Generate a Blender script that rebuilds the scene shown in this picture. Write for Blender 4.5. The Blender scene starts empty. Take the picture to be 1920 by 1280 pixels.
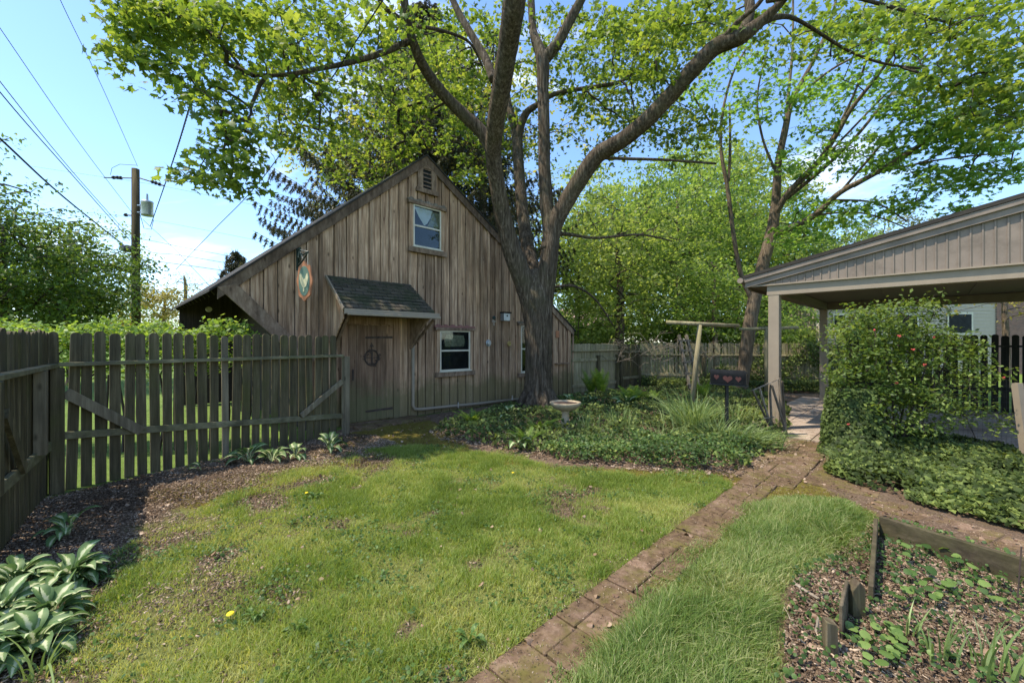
import bpy, math, random
import numpy as np
from mathutils import Vector, Matrix
random.seed(7); RNG = np.random.default_rng(7)
S = bpy.context.scene; COL = S.collection
R = math.radians
F = 770.0; H = 1.5                       # focal length in photo pixels, eye height
# ------------------------------------------------------------------ camera, world, sun, exposure
cd = bpy.data.cameras.new('camera'); cam = bpy.data.objects.new('camera', cd); COL.objects.link(cam)
cam.location = (0, 0, H); cam.rotation_euler = (R(90), 0, 0)
cd.sensor_width = 36; cd.lens = F / 1920 * 36; cd.clip_start = .05; cd.clip_end = 2000
S.camera = cam
S.view_settings.view_transform = 'Standard'; S.view_settings.look = 'None'
S.view_settings.exposure = 1.36; S.view_settings.gamma = 1
SUN_EL = R(61); SUN_AZ = math.atan2(-.98, -.18)
sd = Vector((math.sin(SUN_AZ) * math.cos(SUN_EL), math.cos(SUN_AZ) * math.cos(SUN_EL), math.sin(SUN_EL)))
W = bpy.data.worlds.new('World'); S.world = W; W.use_nodes = True
nt = W.node_tree; nt.nodes.clear()
out = nt.nodes.new('ShaderNodeOutputWorld'); bg = nt.nodes.new('ShaderNodeBackground')
sky = nt.nodes.new('ShaderNodeTexSky'); sky.sky_type = 'NISHITA'; sky.sun_disc = False
sky.sun_elevation = SUN_EL; sky.sun_rotation = SUN_AZ % (2 * math.pi); sky.air_density = 1.0; sky.dust_density = .25; sky.ozone_density = 2.2
tc = nt.nodes.new('ShaderNodeTexCoord'); mp = nt.nodes.new('ShaderNodeMapping'); mp.inputs['Scale'].default_value = (1.1, 1.1, 3.2)
ns = nt.nodes.new('ShaderNodeTexNoise'); ns.inputs['Scale'].default_value = 1.7; ns.inputs['Detail'].default_value = 7; ns.inputs['Roughness'].default_value = .58
ns.inputs['Distortion'].default_value = .5
rp = nt.nodes.new('ShaderNodeValToRGB'); rp.color_ramp.elements[0].position = .54; rp.color_ramp.elements[1].position = .86
rp.color_ramp.elements[0].color = (0, 0, 0, 1); rp.color_ramp.elements[1].color = (.85, .85, .85, 1)
mx = nt.nodes.new('ShaderNodeMixRGB'); mx.inputs['Color2'].default_value = (7.2, 7.1, 7.0, 1)
L = nt.links.new
L(tc.outputs['Generated'], mp.inputs['Vector']); L(mp.outputs[0], ns.inputs['Vector']); L(ns.outputs['Fac'], rp.inputs[0])
tint = nt.nodes.new('ShaderNodeMixRGB'); tint.blend_type = 'MULTIPLY'; tint.inputs[0].default_value = 1; tint.inputs[2].default_value = (.74, .82, .90, 1)
L(sky.outputs[0], tint.inputs[1]); L(rp.outputs[0], mx.inputs['Fac']); L(tint.outputs[0], mx.inputs['Color1']); L(mx.outputs[0], bg.inputs[0]); L(bg.outputs[0], out.inputs[0])
bg.inputs[1].default_value = 0.15
sl = bpy.data.lights.new('sun', 'SUN'); sl.energy = 2.7; sl.angle = R(.6); sl.color = (1, .91, .76)
so = bpy.data.objects.new('sun', sl); COL.objects.link(so); so.location = (-9, -2, 14)
so.rotation_euler = sd.to_track_quat('Z', 'Y').to_euler()
# ------------------------------------------------------------------ helpers
def at(px, py, Y): return Vector(((px - 960) / F * Y, Y, H + (640 - py) / F * Y))
def gnd(px, py, z=0.0):
    Y = F * (H - z) / (py - 640); return Vector(((px - 960) / F * Y, Y, z))
U = Vector((.714, .700, 0)).normalized(); N = Vector((.700, -.714, 0)).normalized(); W0 = Vector((-2.92, 7.36, 0))
def WP(s, z, d=0.0): return W0 + U * s + N * d + Vector((0, 0, z))
def wpx(px, py):
    r = (px - 960) / F; s = (r * W0.y - W0.x) / (U.x - r * U.y); Y = W0.y + U.y * s
    return s, H + (640 - py) / F * Y
def tag(o, label=None, cat=None, group=None, kind=None):
    if label: o['label'] = label
    if cat: o['category'] = cat
    if group: o['group'] = group
    if kind: o['kind'] = kind
    return o
def thing(name, loc, label, cat, group=None):
    o = bpy.data.objects.new(name, None); COL.objects.link(o); o.location = loc; o.empty_display_size = .1
    return tag(o, label, cat, group)
def mesh_np(name, V, T, mat, parent=None, fattr=None, vattr=None, smooth=False):
    """triangles only; V world coordinates"""
    V = np.asarray(V, dtype=np.float64).reshape(-1, 3); T = np.asarray(T, dtype=np.int32).reshape(-1, 3)
    off = np.array(parent_loc(parent)) if parent else np.zeros(3)
    me = bpy.data.meshes.new(name); me.vertices.add(len(V)); me.vertices.foreach_set('co', (V - off).astype(np.float32).ravel())
    me.loops.add(T.size); me.loops.foreach_set('vertex_index', T.ravel())
    me.polygons.add(len(T)); me.polygons.foreach_set('loop_start', np.arange(0, T.size, 3, dtype=np.int32))
    me.polygons.foreach_set('loop_total', np.full(len(T), 3, dtype=np.int32))
    if smooth: me.polygons.foreach_set('use_smooth', np.ones(len(T), dtype=bool))
    me.update(calc_edges=True)
    for k, a in (fattr or {}).items():
        at_ = me.attributes.new(k, 'FLOAT', 'FACE'); at_.data.foreach_set('value', np.asarray(a, dtype=np.float32))
    for k, a in (vattr or {}).items():
        at_ = me.attributes.new(k, 'FLOAT', 'POINT'); at_.data.foreach_set('value', np.asarray(a, dtype=np.float32))
    me.materials.append(mat)
    o = bpy.data.objects.new(name, me); COL.objects.link(o)
    if parent: o.parent = parent
    return o
def parent_loc(p):
    v = Vector((0, 0, 0))
    while p is not None: v = v + p.location; p = p.parent
    return v
class MB:
    def __init__(s): s.v = []; s.f = []; s.t = []; s.tone = .5
    def add(s, vs, fs):
        n = len(s.v); s.v += [tuple(v) for v in vs]; s.f += [tuple(i + n for i in f) for f in fs]; s.t += [s.tone] * len(fs); return s
    def beam(s, p0, p1, w, h, up=(0, 0, 1)):
        p0 = Vector(p0); p1 = Vector(p1); d = (p1 - p0).normalized(); up = Vector(up)
        sx = d.cross(up)
        if sx.length < 1e-4: sx = d.cross(Vector((1, 0, 0)))
        sx.normalize(); uz = sx.cross(d).normalized(); vs = []
        for p in (p0, p1):
            for a, b in ((-1, -1), (1, -1), (1, 1), (-1, 1)): vs.append(p + sx * (a * w / 2) + uz * (b * h / 2))
        return s.add(vs, [(3, 2, 1, 0), (4, 5, 6, 7), (0, 1, 5, 4), (1, 2, 6, 5), (2, 3, 7, 6), (3, 0, 4, 7)])
    def post(s, x, y, z0, z1, w, ang=0, d=None):
        a = Vector((math.cos(ang), math.sin(ang), 0)); b = Vector((-math.sin(ang), math.cos(ang), 0)); d = d or w; vs = []
        for z in (z0, z1):
            for i, j in ((-1, -1), (1, -1), (1, 1), (-1, 1)): vs.append(Vector((x, y, z)) + a * (i * w / 2) + b * (j * d / 2))
        return s.add(vs, [(3, 2, 1, 0), (4, 5, 6, 7), (0, 1, 5, 4), (1, 2, 6, 5), (2, 3, 7, 6), (3, 0, 4, 7)])
    def prism(s, pts, off):
        """pts: planar outline, extruded by off"""
        n = len(pts); off = Vector(off); a = [Vector(p) for p in pts]; b = [p + off for p in a]
        return s.add(a + b, [tuple(range(n))[::-1], tuple(range(n, 2 * n))] + [(i, (i + 1) % n, n + (i + 1) % n, n + i) for i in range(n)])
    def tube(s, pts, rs, k=8, jit=0, cap=True):
        pts = [Vector(p) for p in pts]; n = len(pts); ref = Vector((0, 0, 1)); vs = []; fs = []
        prev = None
        for i, p in enumerate(pts):
            d = (pts[min(i + 1, n - 1)] - pts[max(i - 1, 0)]).normalized()
            if prev is None:
                a = d.cross(Vector((0, 0, 1)) if abs(d.z) < .9 else Vector((1, 0, 0))).normalized()
            else: a = (prev - d * prev.dot(d)).normalized()
            prev = a; b = d.cross(a); r = rs[i] if hasattr(rs, '__len__') else rs
            for j in range(k):
                t = 2 * math.pi * j / k; q = r * (1 + (random.uniform(-jit, jit) if jit else 0))
                vs.append(p + a * (math.cos(t) * q) + b * (math.sin(t) * q))
        for i in range(n - 1):
            for j in range(k): fs.append((i * k + j, i * k + (j + 1) % k, (i + 1) * k + (j + 1) % k, (i + 1) * k + j))
        if cap: fs.append(tuple(range(k))[::-1]); fs.append(tuple((n - 1) * k + j for j in range(k)))
        return s.add(vs, fs)
    def lathe(s, c, prof, k=28):
        vs = []; fs = []; n = len(prof)
        for r, z in prof:
            for j in range(k):
                t = 2 * math.pi * j / k; vs.append((c[0] + r * math.cos(t), c[1] + r * math.sin(t), c[2] + z))
        for i in range(n - 1):
            for j in range(k): fs.append((i * k + j, i * k + (j + 1) % k, (i + 1) * k + (j + 1) % k, (i + 1) * k + j))
        return s.add(vs, fs)
    def build(s, name, mat, parent=None, smooth=False, bevel=0):
        off = parent_loc(parent) if parent else Vector((0, 0, 0))
        me = bpy.data.meshes.new(name); me.from_pydata([(v[0] - off.x, v[1] - off.y, v[2] - off.z) for v in s.v], [], s.f)
        a = me.attributes.new('tone', 'FLOAT', 'FACE'); a.data.foreach_set('value', s.t)
        if smooth: me.polygons.foreach_set('use_smooth', [True] * len(s.f))
        me.materials.append(mat); me.update()
        o = bpy.data.objects.new(name, me); COL.objects.link(o)
        if parent: o.parent = parent
        if bevel:
            m = o.modifiers.new('bevel', 'BEVEL'); m.width = bevel; m.segments = 1; m.limit_method = 'ANGLE'
        return o
def smooth_path(pts, n=5):
    """Catmull-Rom through (vec, radius) pairs"""
    P = [Vector((*p[0], p[1])) if False else (Vector(p[0]), p[1]) for p in pts]; out_p = []; out_r = []
    for i in range(len(P) - 1):
        a = P[max(i - 1, 0)][0]; b = P[i][0]; c = P[i + 1][0]; d = P[min(i + 2, len(P) - 1)][0]
        for k in range(n):
            t = k / n
            out_p.append(.5 * ((2 * b) + (c - a) * t + (2 * a - 5 * b + 4 * c - d) * t * t + (-a + 3 * b - 3 * c + d) * t ** 3))
            out_r.append(P[i][1] * (1 - t) + P[i + 1][1] * t)
    out_p.append(P[-1][0]); out_r.append(P[-1][1]); return out_p, out_r
def vnoise(x, y, seed=0):
    """smooth value noise 0..1"""
    xi = np.floor(x).astype(np.int64); yi = np.floor(y).astype(np.int64); fx = x - xi; fy = y - yi
    def h(a, b):
        n = (a * 374761393 + b * 668265263 + seed * 1442695041) & 0x7fffffff
        n = ((n ^ (n >> 13)) * 1274126177) & 0x7fffffff
        return ((n ^ (n >> 16)) & 0xffff) / 65535.0
    fx = fx * fx * (3 - 2 * fx); fy = fy * fy * (3 - 2 * fy)
    return (h(xi, yi) * (1 - fx) + h(xi + 1, yi) * fx) * (1 - fy) + (h(xi, yi + 1) * (1 - fx) + h(xi + 1, yi + 1) * fx) * fy
def fbm(x, y, seed=0, o=4):
    r = 0; a = .5; t = 0
    for i in range(o): r = r + a * vnoise(x, y, seed + i); t += a; x = x * 2.03; y = y * 2.03; a *= .5
    return r / t
def inside(poly, x, y):
    c = np.zeros(x.shape, bool); n = len(poly)
    for i in range(n):
        x1, y1 = poly[i]; x2, y2 = poly[(i + 1) % n]
        if y1 == y2: continue
        m = ((y1 > y) != (y2 > y)) & (x < (x2 - x1) * (y - y1) / (y2 - y1) + x1); c ^= m
    return c
def polydist(poly, x, y):
    """signed distance, positive inside"""
    d = np.full(x.shape, 1e9); n = len(poly)
    for i in range(n):
        ax, ay = poly[i]; bx, by = poly[(i + 1) % n]; dx = bx - ax; dy = by - ay
        t = np.clip(((x - ax) * dx + (y - ay) * dy) / (dx * dx + dy * dy + 1e-12), 0, 1)
        d = np.minimum(d, np.hypot(x - ax - t * dx, y - ay - t * dy))
    return np.where(inside(poly, x, y), d, -d)
def gp(pts): return [tuple(gnd(a, b)[:2]) for a, b in pts]
# ------------------------------------------------------------------ materials
def C(c): return (*c, 1)
class NT:
    def __init__(s, name):
        s.m = bpy.data.materials.new(name); s.m.use_nodes = True; s.t = s.m.node_tree; s.t.nodes.clear()
        s.out = s.n('OutputMaterial'); s.tc = s.n('TexCoord')
    def n(s, k, **kw):
        o = s.t.nodes.new('ShaderNode' + k)
        for a, b in kw.items():
            if hasattr(o, a): setattr(o, a, b)
            else: o.inputs[a.replace('_', ' ')].default_value = b
        return o
    def l(s, a, b): s.t.links.new(a, b)
    def noise(s, scale, detail=5, rough=.6, vec=None, stretch=None, rnd=False, dist=0):
        o = s.n('TexNoise'); o.inputs['Scale'].default_value = scale; o.inputs['Detail'].default_value = detail; o.inputs['Roughness'].default_value = rough
        o.inputs['Distortion'].default_value = dist
        v = vec or s.tc.outputs['Object']
        if stretch:
            m = s.n('Mapping'); m.inputs['Scale'].default_value = stretch; s.l(v, m.inputs['Vector']); v = m.outputs[0]
        if rnd:
            oi = s.n('ObjectInfo'); ad = s.n('VectorMath'); ad.operation = 'MULTIPLY_ADD'
            cx = s.n('CombineXYZ')
            for i in range(3): s.l(oi.outputs['Random'], cx.inputs[i])
            s.l(cx.outputs[0], ad.inputs[0]); ad.inputs[1].default_value = (37, 53, 71); s.l(v, ad.inputs[2]); v = ad.outputs[0]
        s.l(v, o.inputs['Vector']); return o.outputs['Fac']
    def ramp(s, fac, stops):
        o = s.n('ValToRGB'); e = o.color_ramp.elements
        e[0].position, e[0].color = stops[0][0], C(stops[0][1]); e[1].position, e[1].color = stops[-1][0], C(stops[-1][1])
        for p, c in stops[1:-1]: q = e.new(p); q.color = C(c)
        s.l(fac, o.inputs[0]); return o.outputs[0]
    def mix(s, fac, a, b, mode='MIX'):
        o = s.n('MixRGB'); o.blend_type = mode
        for i, v in ((0, fac), (1, a), (2, b)):
            if hasattr(v, 'links'): s.l(v, o.inputs[i])
            else: o.inputs[i].default_value = v if i == 0 else C(v)
        return o.outputs[0]
    def attr(s, name):
        o = s.n('Attribute'); o.attribute_name = name; return o.outputs['Fac']
    def math(s, op, a, b=0.0, clamp=False):
        o = s.n('Math'); o.operation = op; o.use_clamp = clamp
        for i, v in ((0, a), (1, b)):
            if hasattr(v, 'links'): s.l(v, o.inputs[i])
            else: o.inputs[i].default_value = v
        return o.outputs[0]
    def finish(s, col, rough=.8, bump=None, bd=.3, dist=.01, metal=0, spec=.3, alpha=None):
        b = s.n('BsdfPrincipled'); s.bsdf = b
        if hasattr(col, 'links'): s.l(col, b.inputs['Base Color'])
        else: b.inputs['Base Color'].default_value = C(col)
        b.inputs['Roughness'].default_value = rough; b.inputs['Metallic'].default_value = metal
        b.inputs['Specular IOR Level'].default_value = spec
        if bump is not None:
            bn = s.n('Bump'); bn.inputs['Strength'].default_value = bd; bn.inputs['Distance'].default_value = dist
            s.l(bump, bn.inputs['Height']); s.l(bn.outputs[0], b.inputs['Normal'])
        s.l(b.outputs[0], s.out.inputs[0]); return s.m
def m_wood(name, dark, mid, light, moss=None, mossamt=.5, stretch=(26, 26, 1.4), rnd=True, tonerange=(.62, 1.35), foot=None, bd=.5):
    t = NT(name); f = t.noise(1.0, 8, .7, stretch=stretch, rnd=rnd); g = t.noise(2.2, 4, .6, rnd=rnd, stretch=(1.6, 1.6, .6))
    c = t.ramp(f, [(.28, dark), (.5, mid), (.72, light)])
    c = t.mix(.75, c, t.ramp(g, [(.3, (.55, .55, .55)), (.7, (1.25, 1.22, 1.18))]), 'MULTIPLY')
    kn = t.n('TexVoronoi'); kn.inputs['Scale'].default_value = 1
    mk = t.n('Mapping'); mk.inputs['Scale'].default_value = (6, 6, 2.6); t.l(t.tc.outputs['Object'], mk.inputs[0]); t.l(mk.outputs[0], kn.inputs[0])
    c = t.mix(t.ramp(kn.outputs['Distance'], [(.05, (.75, .75, .75)), (.13, (0, 0, 0))]), c, tuple(x * .45 for x in dark))
    tone = t.n('MapRange'); t.l(t.attr('tone'), tone.inputs[0]); tone.inputs[3].default_value, tone.inputs[4].default_value = tonerange
    c = t.mix(1.0, c, tone.outputs[0], 'MULTIPLY')
    if moss:
        mo = t.noise(1.7, 6, .65, rnd=rnd); c = t.mix(t.ramp(mo, [(.62 - mossamt * .35, (0, 0, 0)), (.75, (.85, .85, .85))]), c, moss)
    if foot:
        sp = t.n('SeparateXYZ'); t.l(t.tc.outputs['Object'], sp.inputs[0])
        a = t.math('ADD', sp.outputs[2], t.math('MULTIPLY', t.noise(3, 5, .7), -.9))
        c = t.mix(t.ramp(a, [(.0, (.75, .75, .75)), (.35, (0, 0, 0))]), c, foot)
    return t.finish(c, .85, f, bd, .008, spec=.2)
def m_plain(name, col, rough=.6, metal=0, vary=.15, scale=8, bd=.1, spec=.4, dirt=None):
    t = NT(name); f = t.noise(scale, 6, .6, rnd=True)
    c = t.ramp(f, [(.3, tuple(x * (1 - vary) for x in col)), (.7, tuple(x * (1 + vary) for x in col))])
    if dirt: c = t.mix(t.ramp(t.noise(3, 8, .7), [(.48, (0, 0, 0)), (.72, (.8, .8, .8))]), c, dirt)
    return t.finish(c, rough, f, bd, .005, metal, spec)
def m_leaf(name, a, b, c_, trans=.45, rough=.5, spec=.35, tboost=1.35, ylw=(1.25, 1.15, .55)):
    t = NT(name); col = t.ramp(t.attr('tone'), [(0, a), (.5, b), (1, c_)])
    bs = t.n('BsdfPrincipled'); t.l(col, bs.inputs['Base Color']); bs.inputs['Roughness'].default_value = rough; bs.inputs['Specular IOR Level'].default_value = spec
    tr = t.n('BsdfTranslucent'); tc_ = t.mix(1, col, tuple(tboost * y for y in ylw), 'MULTIPLY'); t.l(tc_, tr.inputs[0])
    m = t.n('MixShader'); m.inputs[0].default_value = trans; t.l(bs.outputs[0], m.inputs[1]); t.l(tr.outputs[0], m.inputs[2]); t.l(m.outputs[0], t.out.inputs[0])
    return t.m
def m_bark(name, dark, mid, light, sc=17, moss=None):
    t = NT(name)
    f = t.noise(1, 9, .72, stretch=(sc * 1.6, sc * 1.6, sc * .16), dist=.4); g = t.noise(1.3, 4, .6)
    c = t.ramp(f, [(.32, dark), (.5, mid), (.68, light)]); c = t.mix(.8, c, t.ramp(g, [(.3, (.6, .6, .6)), (.7, (1.3, 1.25, 1.2))]), 'MULTIPLY')
    if moss: c = t.mix(t.ramp(t.noise(2.1, 6, .7), [(.5, (0, 0, 0)), (.72, (.6, .6, .6))]), c, moss)
    return t.finish(c, .9, f, 1.0, .06, spec=.1)
M = {}
M['barn'] = m_wood('barn_wood', (.13, .070, .040), (.42, .268, .166), (.74, .53, .37), foot=(.15, .13, .055), tonerange=(.62, 1.30))
M['barndark'] = m_wood('barn_trim_wood', (.10, .062, .040), (.23, .155, .105), (.37, .27, .19), stretch=(14, 14, 5))
M['door'] = m_wood('door_wood', (.12, .066, .04), (.27, .165, .105), (.42, .28, .19), foot=(.12, .12, .055))
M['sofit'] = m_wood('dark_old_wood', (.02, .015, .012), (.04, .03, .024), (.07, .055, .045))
M['fence'] = m_wood('mossy_fence_wood', (.040, .032, .018), (.098, .081, .045), (.19, .158, .09), moss=(.08, .082, .024), mossamt=.4)
M['rail'] = m_wood('fence_rail_wood', (.08, .07, .042), (.16, .145, .085), (.26, .235, .145), moss=(.11, .12, .035), mossamt=.35, stretch=(7, 7, 14))
M['fencegrey'] = m_wood('grey_fence_wood', (.10, .08, .05), (.18, .15, .10), (.28, .235, .16))
M['backfence'] = m_wood('olive_fence_wood', (.15, .125, .07), (.29, .25, .15), (.45, .40, .26), moss=(.2, .2, .08), mossamt=.3)
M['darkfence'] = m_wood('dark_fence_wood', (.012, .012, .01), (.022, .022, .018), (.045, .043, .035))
M['stake'] = m_wood('garden_plank_wood', (.045, .033, .02), (.10, .075, .048), (.2, .16, .10), moss=(.11, .12, .03), mossamt=.5)
M['plank'] = m_wood('garden_board_wood', (.035, .026, .016), (.085, .065, .042), (.17, .135, .09), moss=(.08, .08, .025), mossamt=.6, stretch=(9, 9, 20))
M['greywood'] = m_wood('trellis_wood', (.09, .07, .05), (.2, .165, .125), (.36, .31, .25))
M['pole'] = m_wood('utility_pole_wood', (.03, .022, .01), (.07, .052, .022), (.13, .10, .045))
M['paint'] = m_plain('cream_paint', (.62, .565, .45), .5, vary=.06, dirt=(.35, .33, .26))
M['tint'] = m_plain('taupe_siding', (.215, .168, .128), .55, vary=.10, scale=3, dirt=(.12, .092, .066))
M['tintpost'] = m_plain('taupe_post_paint', (.28, .22, .155), .6, vary=.08, dirt=(.27, .22, .16))
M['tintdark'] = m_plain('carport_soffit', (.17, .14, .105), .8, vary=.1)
M['redpaint'] = m_plain('faded_red_paint', (.25, .11, .09), .7)
M['black'] = m_plain('black_metal', (.022, .022, .022), .5, .3, vary=.3)
M['mailbox'] = m_plain('mailbox_enamel', (.010, .011, .012), .85, .0, vary=.35, scale=14, bd=.15, spec=.12)
M['heart'] = m_plain('red_heart_paint', (.075, .025, .02), .75, vary=.2)
M['metal'] = m_plain('galvanised_metal', (.42, .43, .43), .4, .7, vary=.15)
M['greenmetal'] = m_plain('green_black_iron', (.03, .05, .04), .6, .3)
M['wire'] = m_plain('wire_black', (.02, .02, .022), .6)
M['yellow'] = m_plain('brass_yellow', (.45, .33, .12), .45, .3)
M['orange'] = m_plain('orange_painted_wood', (.42, .17, .08), .7)
M['signgreen'] = m_plain('sign_green', (.12, .19, .14), .7)
M['signcream'] = m_plain('sign_cream', (.62, .55, .33), .7)
M['rust'] = m_plain('rusty_iron', (.06, .04, .03), .8, vary=.5)
M['stone'] = m_plain('cast_stone', (.37, .29, .185), .85, vary=.12, scale=20, bd=.3, dirt=(.30, .29, .16))
M['soilin'] = m_plain('birdbath_soil', (.12, .07, .045), .9, vary=.4, scale=30)
M['white'] = m_plain('white_siding', (.44, .375, .30), .6, vary=.05)
t = NT('house_brick'); br = t.n('TexBrick'); br.inputs['Scale'].default_value = 4.5; mpp = t.n('Mapping'); mpp.inputs['Rotation'].default_value = (R(90), 0, 0); t.l(t.tc.outputs['Object'], mpp.inputs[0]); t.l(mpp.outputs[0], br.inputs[0])
br.inputs['Color1'].default_value = C((.26, .12, .085)); br.inputs['Color2'].default_value = C((.17, .08, .06)); br.inputs['Mortar'].default_value = C((.3, .27, .23)); M['brick'] = t.finish(br.outputs[0], .9)
M['roofgrey'] = m_plain('house_shingle', (.13, .125, .12), .9, vary=.3, scale=10)
M['pinkroof'] = m_plain('far_house_roof', (.45, .30, .27), .9, vary=.1)
t = NT('window_glass'); g1 = t.n('BsdfGlossy'); g1.inputs['Roughness'].default_value = .03; tr = t.n('BsdfTransparent'); tr.inputs[0].default_value = (.82, .86, .86, 1)
fr = t.n('Fresnel'); fr.inputs[0].default_value = 1.42; ms = t.n('MixShader'); t.l(fr.outputs[0], ms.inputs[0]); t.l(tr.outputs[0], ms.inputs[1]); t.l(g1.outputs[0], ms.inputs[2]); t.l(ms.outputs[0], t.out.inputs[0]); M['glass'] = t.m
M['dark'] = m_plain('dark_interior', (.016, .017, .018), .9, vary=.5)
M['curtain'] = m_plain('pale_curtain', (.85, .83, .78), .9, vary=.12, scale=4)
M['quilt'] = m_plain('faded_cloth', (.30, .29, .19), .9, vary=.5, scale=14)
# mossy shingles
t = NT('mossy_shingles'); br = t.n('TexBrick'); br.inputs['Scale'].default_value = 1; br.inputs['Mortar Size'].default_value = .008
br.inputs['Brick Width'].default_value = .22; br.inputs['Row Height'].default_value = .095; br.inputs['Mortar Smooth'].default_value = .3
br.inputs['Color1'].default_value = C((.062, .05, .035)); br.inputs['Color2'].default_value = C((.115, .092, .066)); br.inputs['Mortar'].default_value = C((.012, .012, .012))
t.l(t.tc.outputs['UV'], br.inputs['Vector'])
c = t.mix(t.ramp(t.noise(3.2, 7, .7), [(.42, (0, 0, 0)), (.62, (.8, .8, .8))]), br.outputs[0], (.035, .042, .015))
c = t.mix(t.ramp(t.noise(14, 6, .75), [(.58, (0, 0, 0)), (.7, (.7, .7, .7))]), c, (.10, .11, .07))
M['shingle'] = t.finish(c, .9, t.noise(30, 4), .4, .01)
t = NT('dark_roof_shingles'); M['roof'] = t.finish(t.ramp(t.noise(9, 6, .7, stretch=(1, 1, 6)), [(.3, (.02, .018, .015)), (.7, (.055, .047, .038))]), .9, t.noise(20, 4), .5, .01)
# foliage
M['maple'] = m_leaf('maple_leaf', (.05, .09, .018), (.115, .175, .03), (.235, .28, .06), trans=.52, tboost=1.75)
M['maple2'] = m_leaf('slender_maple_leaf', (.07, .13, .028), (.125, .205, .042), (.21, .30, .07), trans=.55, tboost=1.9, ylw=(1.05, 1.1, .55))  # lighter green foliage of the slender tree over the carport
M['spring'] = m_leaf('spring_yellow_leaf', (.15, .20, .035), (.27, .29, .06), (.42, .38, .10), trans=.5, tboost=1.4)
M['bgleaf'] = m_leaf('background_leaf', (.085, .135, .035), (.15, .215, .055), (.26, .325, .10), trans=.55, tboost=1.8, ylw=(1.1, 1.1, .55))
M['bgleaf2'] = m_leaf('background_yellow_leaf', (.11, .165, .04), (.195, .255, .065), (.31, .36, .12), trans=.55, tboost=1.6, ylw=(1.1, 1.05, .55))
M['bgdark'] = m_leaf('dense_shrub_leaf', (.045, .08, .018), (.09, .15, .03), (.16, .23, .05), trans=.45, tboost=1.4)
M['hedge'] = m_leaf('hedge_leaf', (.10, .17, .03), (.20, .30, .055), (.32, .42, .11), trans=.45)
M['pine'] = m_leaf('pale_pine_leaf', (.10, .13, .08), (.16, .20, .12), (.26, .30, .20), trans=.2)
M['autumn'] = m_leaf('rust_leaf', (.20, .16, .05), (.28, .24, .06), (.30, .30, .08), trans=.4)
M['spruce'] = m_leaf('spruce_needle', (.035, .038, .018), (.06, .064, .028), (.11, .10, .045), trans=.2)
M['ivy'] = m_leaf('ivy_leaf', (.032, .048, .011), (.080, .115, .026), (.23, .28, .07), trans=.28, rough=.6, spec=.25, tboost=1.6)
M['ivypale'] = m_leaf('bright_ground_leaf', (.045, .09, .02), (.09, .16, .035), (.19, .28, .07), trans=.35)
M['grass'] = m_leaf('grass_blade', (.12, .18, .028), (.235, .32, .055), (.45, .45, .17), trans=.42, rough=.6, tboost=1.4)
M['tallgrass'] = m_leaf('tall_grass_blade', (.08, .14, .028), (.17, .25, .055), (.42, .42, .2), trans=.42, rough=.6, tboost=1.4)
M['pathmoss'] = m_leaf('moss_tuft', (.10, .075, .02), (.17, .145, .03), (.24, .23, .05), trans=.2, rough=.8)
M['strap'] = m_leaf('strap_leaf', (.08, .13, .035), (.18, .26, .08), (.36, .44, .19), trans=.3, rough=.4)
M['fern'] = m_leaf('fern_frond', (.09, .17, .02), (.16, .26, .035), (.26, .36, .06), trans=.45)
M['quince'] = m_leaf('quince_leaf', (.05, .09, .02), (.11, .17, .035), (.27, .34, .08), trans=.45)
M['deadleaf'] = m_leaf('dry_leaf', (.10, .055, .03), (.22, .135, .08), (.42, .30, .2), trans=.1, ylw=(1, .8, .6))
M['flower'] = m_plain('red_blossom', (.45, .07, .05), .6)
M['dand'] = m_plain('dandelion_yellow', (.75, .55, .02), .6)
M['chip'] = m_leaf('mulch_chip', (.045, .030, .019), (.19, .130, .085), (.52, .40, .29), trans=0.0, rough=.9, spec=.1)
t = NT('hosta_leaf'); wv = t.attr('across'); nz = t.noise(34, 5, .7)
wv2 = t.math('ADD', wv, t.math('MULTIPLY', t.math('SUBTRACT', nz, .5), 1.1))
c = t.ramp(wv2, [(.0, (.60, .61, .37)), (.2, (.50, .54, .27)), (.32, (.15, .24, .065)), (1, (.075, .145, .04))])
bs = t.n('BsdfPrincipled'); t.l(c, bs.inputs['Base Color']); bs.inputs['Roughness'].default_value = .62
tr = t.n('BsdfTranslucent'); t.l(c, tr.inputs[0]); ms = t.n('MixShader'); ms.inputs[0].default_value = .3
t.l(bs.outputs[0], ms.inputs[1]); t.l(tr.outputs[0], ms.inputs[2]); t.l(ms.outputs[0], t.out.inputs[0]); M['hosta'] = t.m
M['bark'] = m_bark('maple_bark', (.025, .018, .012), (.105, .080, .056), (.26, .208, .155), moss=(.11, .10, .05))
M['bark2'] = m_bark('pale_bark', (.06, .044, .03), (.17, .13, .09), (.31, .245, .175))
M['twig'] = m_plain('twig_bark', (.045, .033, .023), .9, vary=.3)
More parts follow.
